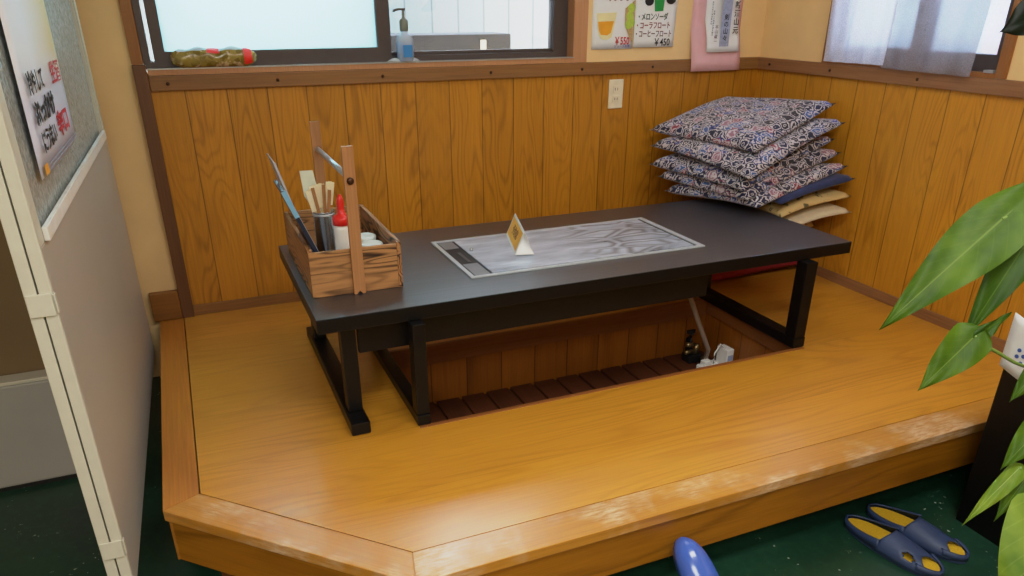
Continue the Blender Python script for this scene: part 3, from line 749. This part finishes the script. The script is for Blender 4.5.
text('brush_text', '新\n酒\n山\n元', .031, m_ink, P4, wallM(-.192, yr, 1.05), bold=.0007)
text('brush_text', '剣\nの\n山\n々', .026, m_ink, P4, wallM(-.246, yr, 1.01), bold=.0006)
text('small_text', '本\n山\n蔵\n一', .018, m_brown_i, P4, wallM(-.295, yr, .985))
text('fine_text', '\n'.join('美味しい地酒を造る蔵元'), .0085, m_ink, P4, wallM(-.316, yr, 1.03))
text('fine_text', '\n'.join('豊かな水と米の恵みを'), .0085, m_ink, P4, wallM(-.327, yr, 1.07))
oc = tag(empty('wall_outlet', (-.774, -.0085, .751)), 'ivory double wall socket on the back wainscot', 'outlet')
MB().box(-.036, .036, -.006, 0, -.060, .060, .003).build('cover_plate', m_ivory, oc)
for z in (-.020, .020):
    s_ = MB().box(-.016, .016, -.0085, -.0062, z-.015, z+.015, .002).build('socket', m_ivory, oc)
    for x in (-.006, .006): MB().box(x-.001, x+.001, -.0092, -.0087, z-.005, z+.006).build('slot', m_crease, s_)

# ------------------------------------------------------------------ CURTAINS
def curtain(name, label, y0t, y1t, y0b, y1b, zb, zt, mat, folds, amp, sagf):
    b = MB()
    b.grid(lambda u, v: Vector((-.040+amp*math.sin(2*PI*folds*u+.7*v), (y0b+(y0t-y0b)*v)+((y1b+(y1t-y1b)*v)-(y0b+(y0t-y0b)*v))*u, zb+sagf*u*(1-v)+(zt-zb)*v)), 60, 24)
    o = b.build('cloth', mat, None, True); e = tag(empty(name, (0,0,0)), label, 'curtain'); o.parent = e
    b = MB(); b.grid(lambda u, v: Vector((-.0415+amp*math.sin(2*PI*folds*u), y0b+(y1b-y0b)*u, zb+sagf*u+.010*v+.001)), 60, 1)
    b.build('hem', mat, e, True)
    return e
curtain('sheer_curtain', 'white sheer curtain on the left half of the right window', -.415, -.80, -.445, -.752, .893, 1.72, m_sheer_w, 4, .006, .004)
curtain('sheer_curtain', 'grey sheer curtain hanging on the right half of the right window', -.78, -1.165, -.745, -1.125, .888, 1.72, m_sheer_g, 3, .008, -.004)
rod = MB().tube([(-.040,-.40,1.725),(-.040,-1.24,1.725)], .008, 10).build('curtain_rod', m_alu, None, True)
tag(rod, 'thin curtain rod above the right window', 'curtain rod')

# ------------------------------------------------------------------ FOLDING DOOR (left)
e_ = Vector((.037, 1.397, 0)).normalized(); ang = math.atan2(e_.y, e_.x)
dr = struct(empty('door_1', (-2.824, -1.457, 0), (0, 0, ang)))
# local x: along the door away from camera; local y: to the left (-x world); z world
S0, S1, ZB, ZT = -.05, 1.33, -.08, 1.95
def dpanel(y0, y1, suffix, glass):
    # each leaf: lower panel, stiles, glass
    MB().box(S0+.012, S1, y0, y1, ZB, .715, .003).build('panel', m_door, dr)
    f = MB(); f.box(S0+.012, S0+.055, y0, y1, .716, ZT, .002); f.box(S1-.085, S1, y0, y1, .716, ZT, .002); f.box(S0+.056, S1-.086, y0, y1, 1.80, ZT, .002)
    f.build('stile', m_dooredge, dr)
    MB().box(S0+.056, S1-.086, y0+.008, y1-.006, .716, 1.80).build('glass_pane', m_dglass, dr)
    MB().box(S0, S0+.0115, y0, y1, ZB, ZT, .002).build('edge_strip', m_dooredge, dr)
dpanel(.0, .022, '', True)
dpanel(.025, .047, '', True)
MB().box(S0+.054, S1-.083, -.010, .0, .716, .742, .002).build('glass_molding', m_white, dr)
MB().box(S1-.086, S1-.074, -.006, .0, .742, 1.8, .002).build('glass_molding', m_dooredge, dr)
for z in (.045, .612):
    h = MB().box(S0-.004, S0-.0005, .002, .045, z-.022, z+.022, .0015).build('clip', m_dooredge, dr)
    MB().box(S0-.003, S0+.012, -.003, -.0005, z-.018, z+.018, .001).build('hook', m_dooredge, h)
# poster on the door glass
dp = tag(empty('door_poster', (-2.824, -1.457, 0), (0, 0, ang)), 'white poster with black and red lettering on the door glass', 'poster')
b = MB(); b.grid(lambda u, v: Vector((.115+.545*u+.04*v, -.002-.006*math.sin(PI*u)+.0, .806+.6*v)), 10, 10)
o = b.build('sheet', m_poster, dp, True); md = o.modifiers.new('s', 'SOLIDIFY'); md.thickness = .0006; md.offset = 0
def doorM(s, z): return Matrix.Translation((s, -.0105, z)) @ Matrix.Rotation(PI/2, 4, 'X')
text('poster_text', '冷やして', .046, m_ink, dp, doorM(.265, .970), bold=.001)
text('poster_text', 'ぶっかけ', .050, m_ink, dp, doorM(.295, .915), bold=.0022, sx=1.25)
text('poster_text', 'にうまい', .046, m_ink, dp, doorM(.265, .862), bold=.001)
text('poster_text', '辛口', .052, m_red, dp, doorM(.475, .866), bold=.002, sx=1.6)
text('poster_text', '生酒', .048, m_red, dp, doorM(.53, .968), bold=.001, sx=1.4)
for z in (.822, .814): MB().box(.16, .62, -.0098, -.0094, z, z+.0025).build('fine_print', m_bluegrey, dp)
poly_o = MB().box(.13, .17, -.0100, -.0096, .811, .830).build('corner_print', m_orange, dp)

# kitchen side
cb = tag(empty('kitchen_cabinet', (-3.45, -.66, ZF)), 'low white enamel cabinet on the floor behind the door edge', 'cabinet')
MB().box(-.6, .44, 0, .055, .015, .352, .008).build('front_panel', m_cab, cb)
MB().box(-.58, .42, .008, .05, 0, .0148).build('plinth', m_dark, cb)
MB().box(-.6, .44, -.004, .055, .3525, .364, .003).build('top_strip', m_dooredge, cb)

# ------------------------------------------------------------------ SLIPPERS
def slipper_mesh(L, W):
    def half(s):     # half width at s (0 heel, 1 toe)
        base = math.sin(PI*min(1, max(0, s)))**.42
        return W*.5*base*(.80+.22*math.sin(PI*(s*.9-.15))**1 if s > .15 else .80*1)
    return half
def slipper(loc, rotz, label, cat_group, mirror=1):
    L, W = .285, .094
    def half(s):
        return W*.5*(max(0.0, 1-abs(2*s-1)**3.2))**.5*(.84+.16*math.sin(PI*(s-.12)))
    e = tag(empty('slipper', loc, (0, 0, rotz)), label, 'slipper', cat_group)
    N = 40
    outl = [(s*L, half(s)) for s in [0.5-.5*math.cos(PI*k/N) for k in range(N+1)]]
    pts = [(x, y) for x, y in outl] + [(x, -y) for x, y in outl[-2:0:-1]]
    MB().prism(pts, 0, .018, .003).build('sole', m_slipper, e)
    ins = [(.008+x*(L-.018)/L, y*.95) for x, y in pts]
    MB().prism(ins, .0182, .0205).build('insole', m_insole, e)
    # heel and toe rim wall
    b = MB()
    def rim(u, v):
        # u from side to side around the given end
        th = -PI*.5 + PI*u
        return None
    def wall(s0, s1, n, height, nm):
        b = MB(); bm = b.bm; ss = [s0+(s1-s0)*k/n for k in range(n+1)]
        rows = []
        path = [(s*L, half(s)) for s in ss][::-1] + [(s*L, -half(s)) for s in ss][1 if half(ss[0]) < 1e-4 else 0:]
        for k, (x, y) in enumerate(path):
            f = k/(len(path)-1); h = height(f)
            rows.append([bm.verts.new((x, y, .010)), bm.verts.new((x, y*1.01, .018+h)), bm.verts.new((x+(.004 if s0 < .5 else -.004), y*.93, .018+h*.95))])
        for a, c in zip(rows, rows[1:]):
            for q in range(2): bm.faces.new((a[q], a[q+1], c[q+1], c[q]))
        o = b.build(nm, m_slipper, e, True); md = o.modifiers.new('s', 'SOLIDIFY'); md.thickness = .003
    wall(0.0, .45, 16, lambda f: .008+.018*abs(2*f-1)**2, 'heel_rim')
    b = MB(); bm = b.bm
    ns, na = 16, 18; sa, sz = .42, .90; rows = []
    for i in range(ns+1):
        f = i/ns; row = []
        for k in range(na+1):
            a = PI*k/na
            s = sa+(sz-sa)*f
            # front and rear edges of the vamp curve back at the top
            s += (.06*math.sin(a)**2)*(1 if f < .5 else 0)*(1-2*f) - (.10*math.sin(a)**3)*max(0, f-.5)*2
            hgt = .052*(1-.40*f)
            hw = half(s)*1.03
            row.append(bm.verts.new((s*L, -hw*math.cos(a)*(1-.04*math.sin(a)), .006+hgt*math.sin(a)**.75)))
        rows.append(row)
    for i in range(ns):
        for k in range(na):
            s_hole = ((i+.5)/ns, (k+.5)/na)
            hx = (s_hole[0]-.66)/.13; hy = (s_hole[1]-(.24 if mirror > 0 else .76))/.08
            if hx*hx+hy*hy < 1: continue
            bm.faces.new((rows[i][k], rows[i+1][k], rows[i+1][k+1], rows[i][k+1]))
    o = b.build('upper', m_slipper, e, True); md = o.modifiers.new('s', 'SOLIDIFY'); md.thickness = .0035; md.offset = -1
    # toe rim
    b = MB(); bm = b.bm; rows = []
    ss = [.82+(1-.82)*(math.sin(PI*.5*k/14)) for k in range(15)]
    path = [(s*L, half(s)) for s in ss] + [(s*L, -half(s)) for s in ss[-2::-1]]
    for k, (x, y) in enumerate(path):
        f = k/(len(path)-1); h = .009+.006*abs(2*f-1)**2
        rows.append([bm.verts.new((x, y, .008)), bm.verts.new((x+.001, y*1.02, .018+h)), bm.verts.new((x-.006, y*.86, .018+h))])
    for a, c in zip(rows, rows[1:]):
        for q in range(2): bm.faces.new((a[q], a[q+1], c[q+1], c[q]))
    o = b.build('toe_rim', m_slipper, e, True); md = o.modifiers.new('s', 'SOLIDIFY'); md.thickness = .003
    return e
GS = 'navy slippers on the floor'
slipper((-.972, -1.790, ZF), math.atan2(-.285, .050), 'navy rubber slipper with mustard insole, nearer one of the pair', GS, 1)
slipper((-.872, -1.775, ZF), math.atan2(-.275, .068), 'navy rubber slipper with mustard insole, farther one by the plant', GS, -1)

# blue slipper leaning against the fascia
bs = tag(empty('slipper', (-1.572, -2.01, ZF), (.0, 0, 0)), 'shiny blue vinyl slipper tilted toe-up against the platform front', 'slipper')
bs.rotation_euler = (math.radians(42), 0, math.radians(8))
def bhalf(s): return .046*(max(0, 1-abs(2*s-1)**3))**.5*(.86+.14*math.sin(PI*(s-.1)))
N = 30; Lb = .25
outl = [(bhalf(s), s*Lb) for s in [0.5-.5*math.cos(PI*k/N) for k in range(N+1)]]
pts = outl + [(-x, y) for x, y in outl[-2:0:-1]]
MB().prism(pts, .002, .014, .003).build('sole', m_blueslip, bs)
MB().prism([(x*.9, .008+y*.935) for x, y in pts], .0142, .016).build('insole', plain('violet_insole', (96,100,170), .5), bs)
b = MB(); bm = b.bm; rows = []
for i in range(19):
    f = i/18; s = .45+.55*math.sin(PI*.5*f); row = []
    for k in range(17):
        a = PI*k/16; s2 = s-(.10*math.sin(a)**2)*(1-f)**2*-1
        s2 = min(.9999, s2)
        row.append(bm.verts.new((-bhalf(s2)*1.03*math.cos(a), s2*Lb, .006+.052*math.sin(a)**.8*(max(0, 1-((s2-.45)/.56)**4))**.5)))
    rows.append(row)
for a, c in zip(rows, rows[1:]):
    for k in range(16): bm.faces.new((a[k], a[k+1], c[k+1], c[k]))
o = b.build('upper', m_blueslip, bs, True); md = o.modifiers.new('s', 'SOLIDIFY'); md.thickness = .003; md.offset = -1

# ------------------------------------------------------------------ WELL ITEMS
hz = PZ+.0005
hs = MB().tube([(-.90,-.80,.1995),(-.885,-.81,.14),(-.83,-.83,.0),(-.775,-.845,-.13),(-.745,-.80,-.19),(-.742,-.775,-.205)], .0095, 10).build('gas_hose', m_hose, None, True)
tag(hs, 'grey gas hose running from under the table into the foot well', 'hose')
vg = tag(empty('gas_valve', (-.742, -.735, hz)), 'dark gas valve cluster with brass taps in the foot well', 'valve')
MB().box(-.05, .02, -.02, .035, 0, .035, .006).build('base', m_dark, vg)
MB().tube([(-.035,.01,.03),(-.037,.012,.10),(-.02,.015,.13)], .014, 10).build('pipe', m_dark, vg, True)
MB().tube([(-.005,.005,.03),(-.002,.003,.075)], .013, 10).build('pipe', m_brass, vg, True)
MB().tube([(-.06,-.005,.085),(-.02,.0,.075)], .010, 10).build('tap', m_brass, vg, True)
MB().tube([(-.07,-.015,.055),(-.03,-.005,.05)], .009, 10).build('tap', m_brass, vg, True)
MB().box(-.055, -.015, .002, .012, .128, .142, .003).build('tap_handle', m_dark, vg)
ps = tag(empty('power_strip', (-.735, -.815, hz), (0,0,.15)), 'white plug block lying on the well floor by the hose', 'power strip')
MB().box(-.055, .045, -.02, .02, 0, .022, .005).build('housing', m_white, ps)
MB().box(-.04, -.005, -.013, .013, .0222, .042, .004).build('plug', m_white, ps)
wb = tag(empty('adapter_box', (-.676, -.84, hz+.0), (0,0,.1)), 'white labelled box standing against the right wall of the well', 'box')
MB().box(-.026, .010, -.03, .03, 0, .095, .004).build('case', m_white, wb)
MB().box(-.022, .006, -.0308, -.0303, .03, .07).build('printed_label', m_bluegrey, wb)
MB().tube([(-.02,-.0,.0955),(-.04,-.0,.115),(-.075,-.01,.085),(-.078,-.012,.045)], .003, 8).build('cord', m_white, wb, True)
tb = MB().prism([(-.012,0),(.018,0),(.012,.045),(-.006,.05)], -.02, .02, .002, axis=1).build('scraper', m_teal, None, loc=(-.668, -.90, hz))
tag(tb, 'small teal plastic piece at the right end of the foot well', 'plastic piece')

# ------------------------------------------------------------------ PLANT, STAND, CARD
SX0, SX1, SY0, SY1 = -.66, -.12, -2.42, -1.905
ps_ = tag(empty('plant_stand', (-.39, -2.16, ZF)), 'black wooden plant stand in front of the platform at right', 'stand')
sw, sd = .27, .2575
MB().box(-sw, sw, -sd, sd, .53, .555, .003).build('top_board', m_blackleg, ps_)
MB().box(-sw, -sw+.02, -sd, sd, 0, .5298, .002).build('side_board', m_blackleg, ps_)
MB().box(sw-.02, sw, -sd, sd, 0, .5298, .002).build('side_board', m_blackleg, ps_)
MB().box(-sw+.0202, sw-.0202, sd-.02, sd, 0, .5298, .002).build('back_board', m_blackleg, ps_)
MB().box(-sw+.0202, sw-.0202, -sd, sd-.0202, .02, .04, .002).build('shelf', m_blackleg, ps_)
pl = tag(empty('potted_plant', (-.42, -2.20, ZF+.5553)), 'leafy green houseplant with large pointed leaves at the right edge', 'plant')
PO = Vector(pl.location)
MB().lathe([(.09,0),(.095,.004),(.125,.17),(.135,.175),(.135,.195),(.122,.195),(.118,.17),(0,.17)], n=32).build('pot', m_pot, pl, True)
MB().lathe([(0,.171),(.117,.171),(.10,.180),(0,.184)], n=24).build('soil', m_soil, pl, True)
CAM = Vector((-2.5592, -3.0327, 1.1168))
RR = Vector((0.9196, -0.3928, .001)); UU = Vector((.17, .4004, .9004)); FF = RR.cross(UU)*-1
def leaf(J, T, wl, wr, mat, tilt=(0,0), droop=.05, fold=.18, lobe=.16, seed=0, stem=None, base=.42, stem_r=.004):
    """heart shaped blade from petiole joint J to tip T; tilt turns the blade about its midrib"""
    J, T = Vector(J), Vector(T); ax = (T-J); L = ax.length; ax.normalize()
    face = (CAM-J).normalized()
    nrm = (face - ax*face.dot(ax)).normalized()
    nrm = (Matrix.Rotation(tilt[0], 3, ax) @ nrm)
    wd = ax.cross(nrm).normalized()
    rng = random.Random(seed); ph = rng.uniform(0, 6)
    b = MB(); bm = b.bm; uvl = bm.loops.layers.uv.new('UVMap'); NV, NU = 26, 12
    def width(t):
        t = min(1.0, max(-lobe, t))
        if t < 0: return max(0, 1-(t/lobe)**2)**.5*(.62+.38*(1+t/lobe)) if lobe else 0
        return (1-t**1.55)**1.05*(1+.55*t*(1-t))
    rows = []; uvs = []
    for i in range(NV+1):
        t = -lobe + (1+lobe)*i/NV; row = []; ru = []
        w_ = max(width(t), .0)
        for k in range(NU+1):
            u = -1+2*k/NU; s = abs(u)
            ww = (wl if u > 0 else wr)
            a = u*w_*ww
            tt = t
            if t < 0 and s < .25: tt = t*(.15+.85*s/.25) # notch at the petiole
            bend = -droop*L*(tt**2) + droop*L*.3*tt
            z = fold*abs(a) + .005*math.sin(9*tt+4*u+ph)*s + bend - .5*fold*ww*s*s*w_
            row.append(bm.verts.new(J + ax*(tt*L) + wd*a + nrm*z)); ru.append((.5+u*.5, t))
        rows.append(row); uvs.append(ru)
    for i in range(NV):
        for k in range(NU):
            f = bm.faces.new((rows[i][k], rows[i+1][k], rows[i+1][k+1], rows[i][k+1]))
            for lp, q in zip(f.loops, (uvs[i][k], uvs[i+1][k], uvs[i+1][k+1], uvs[i][k+1])): lp[uvl].uv = q
    bmesh.ops.translate(bm, vec=-PO, verts=bm.verts)
    o = b.build('leaf', mat, pl, True)
    if stem:
        pts = [Vector(J)] + [Vector(q) for q in stem]
        # smooth a little
        out = []
        for q in range(len(pts)-1):
            p0, p1 = pts[max(0, q-1)], pts[q]; p2, p3 = pts[q+1], pts[min(len(pts)-1, q+2)]
            for kk in range(6):
                t = kk/6
                out.append(.5*((2*p1)+(p2-p0)*t+(2*p0-5*p1+4*p2-p3)*t*t+(3*p1-p0-3*p2+p3)*t**3)-PO)
        out.append(pts[-1]-PO)
        MB().tube(out, stem_r, 8).build('stem', m_stem, pl, True)
    return o
S = (-.42, -2.20, .485)
leaf((-1.078,-2.06,.726), (-1.339,-2.051,.530), .056, .064, m_leaf, tilt=(.15,0), droop=.06, lobe=.34, seed=1, stem=[(-1.0,-2.07,.735),(-.75,-2.12,.72),(-.5,-2.18,.56),S])
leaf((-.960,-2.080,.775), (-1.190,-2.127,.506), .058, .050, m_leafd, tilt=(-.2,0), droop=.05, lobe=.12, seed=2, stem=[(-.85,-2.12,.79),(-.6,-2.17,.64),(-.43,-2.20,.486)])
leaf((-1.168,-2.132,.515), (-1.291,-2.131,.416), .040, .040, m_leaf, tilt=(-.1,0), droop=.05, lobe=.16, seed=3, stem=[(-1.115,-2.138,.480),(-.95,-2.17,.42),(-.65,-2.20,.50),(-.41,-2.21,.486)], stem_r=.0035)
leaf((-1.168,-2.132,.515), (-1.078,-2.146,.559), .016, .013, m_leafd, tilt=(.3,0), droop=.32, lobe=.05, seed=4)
leaf((-1.075,-2.262,.365), (-1.167,-2.259,.276), .030, .030, m_leaf, tilt=(.1,0), droop=.06, lobe=.12, seed=5, stem=[(-.95,-2.25,.42),(-.7,-2.23,.52),(-.44,-2.21,.486)])
leaf((-1.132,-2.273,.278), (-1.256,-2.273,.175), .016, .020, m_leafy, tilt=(.1,0), droop=.08, lobe=.06, seed=6, stem=[(-1.08,-2.28,.27),(-.92,-2.27,.34),(-.68,-2.24,.52),(-.40,-2.20,.486)])
leaf((-1.117,-2.286,.268), (-1.196,-2.296,.182), .022, .020, m_leaf, tilt=(-.2,0), droop=.06, lobe=.1, seed=7, stem=[(-1.02,-2.285,.285),(-.85,-2.27,.40),(-.6,-2.23,.53),(-.43,-2.22,.486)])
leaf((-1.340,-2.462,.368), (-1.475,-2.540,.115), .064, .062, m_leafy, tilt=(.1,0), droop=.04, lobe=.1, seed=8, stem=[(-1.2,-2.43,.43),(-.9,-2.36,.55),(-.6,-2.28,.58),(-.42,-2.22,.486)])
leaf((-1.060,-2.21,.462), (-1.127,-2.212,.397), .020, .020, m_leaf, tilt=(.1,0), droop=.06, lobe=.12, seed=9, stem=[(-.9,-2.21,.50),(-.6,-2.21,.56),(-.41,-2.19,.486)])
leaf((-1.030,-2.055,.705), (-1.000,-2.050,.830), .030, .026, m_leafy, tilt=(.2,0), droop=.05, lobe=.15, seed=10)
leaf((-.925,-1.925,1.100), (-1.018,-1.908,1.062), .044, .040, m_leaf_shade, tilt=(0,0), droop=.05, lobe=.2, seed=11, stem=[(-.8,-1.97,1.10),(-.6,-2.08,.95),(-.45,-2.18,.70),(-.42,-2.20,.486)])
cdm = tag(empty('notice_card', (-.664, -1.90, .3)), 'white paper card with small blue marks on the plant stand side', 'card')
cdm.location = (-.6625, -1.945, .30)
b = MB(); b.grid(lambda u, v: Vector((-.004-.006*math.sin(PI*u), .052-.004*v*0-.135*u, -.050-.034*u+.150*v)), 6, 6)
o = b.build('sheet', m_paper, cdm, True); md = o.modifiers.new('s', 'SOLIDIFY'); md.thickness = .0006
for y, z in ((.008,.012),(.010,-.006),(-.006,.0),(-.012,.018),(-.004,-.02)):
    MB().lathe([(0,0),(.0055,0),(.0055,.0005),(0,.0005)], (-.0125, y, z), 10, Matrix.Rotation(-PI/2, 4, 'Y')).build('blue_mark', m_blue_i, cdm)

# ------------------------------------------------------------------ LIGHTS, WORLD, CAMERA
wld = bpy.data.worlds.new('World'); scene.world = wld; wld.use_nodes = True
nt = wld.node_tree; nt.nodes.clear()
bg = nt.nodes.new('ShaderNodeBackground'); ou = nt.nodes.new('ShaderNodeOutputWorld')
bg.inputs[0].default_value = (.86, .94, 1.06, 1); bg.inputs[1].default_value = 34.0
nt.links.new(bg.outputs[0], ou.inputs[0])
def area(name, loc, rot, sx, sy, e, c=(1,1,1)):
    l = bpy.data.lights.new(name, 'AREA'); l.shape = 'RECTANGLE'; l.size = sx; l.size_y = sy; l.energy = e; l.color = c
    o = bpy.data.objects.new(name, l); col.objects.link(o); o.location = loc; o.rotation_euler = rot; return o
area('ceiling_lamp', (-1.5, -2.6, 2.12), (0,0,0), 1.4, .5, 36, (1,.97,.92))
area('ceiling_lamp', (-3.2, -3.9, 2.12), (0,0,0), 1.6, .8, 62, (1,.97,.92))
area('ceiling_lamp', (-1.2, -.9, 2.12), (0,0,0), 1.2, .5, 7, (1,.97,.92))
sun = bpy.data.lights.new('sun', 'SUN'); sun.energy = 1.0; sun.angle = .05
so = bpy.data.objects.new('sun', sun); col.objects.link(so); so.rotation_euler = (math.radians(35), 0, math.radians(-20))

cam = bpy.data.cameras.new('camera'); co = bpy.data.objects.new('camera', cam); col.objects.link(co); scene.camera = co
cam.sensor_width = 36; cam.lens = 750.4642/1024*36; cam.shift_y = (363.87-288)/1024
cam.clip_start = .02
yaw, pitch, roll = .4042, -.4501, .0011
F = Vector((math.sin(yaw)*math.cos(pitch), math.cos(yaw)*math.cos(pitch), math.sin(pitch)))
R = Vector((math.cos(yaw), -math.sin(yaw), 0)); U = R.cross(F)
R2 = R*math.cos(roll)+U*math.sin(roll); U2 = U*math.cos(roll)-R*math.sin(roll)
mw = Matrix((R2.to_4d(), U2.to_4d(), (-F).to_4d(), (0,0,0,1))).transposed()
for i in range(3): mw[3][i] = 0
mw[3][3] = 1
mw.translation = CAM
co.matrix_world = mw
scene.view_settings.view_transform = 'Standard'; scene.view_settings.look = 'None'
scene.view_settings.exposure = 0.0
# gentle highlight roll-off like a phone camera, so the bright windows keep their tint
scene.view_settings.use_curve_mapping = True
cm = scene.view_settings.curve_mapping
cm.white_level = (12.0, 12.0, 12.0)
cu_ = cm.curves[3]
cu_.points[0].location = (0, 0); cu_.points[1].location = (1.0, 1.0)
for p in ((.5, .5), (.75, .67), (1.2, .78), (2.5, .88), (6.0, .96)): cu_.points.new(p[0]/12.0, p[1])
for p in cu_.points: p.handle_type = 'VECTOR'
cm.update()
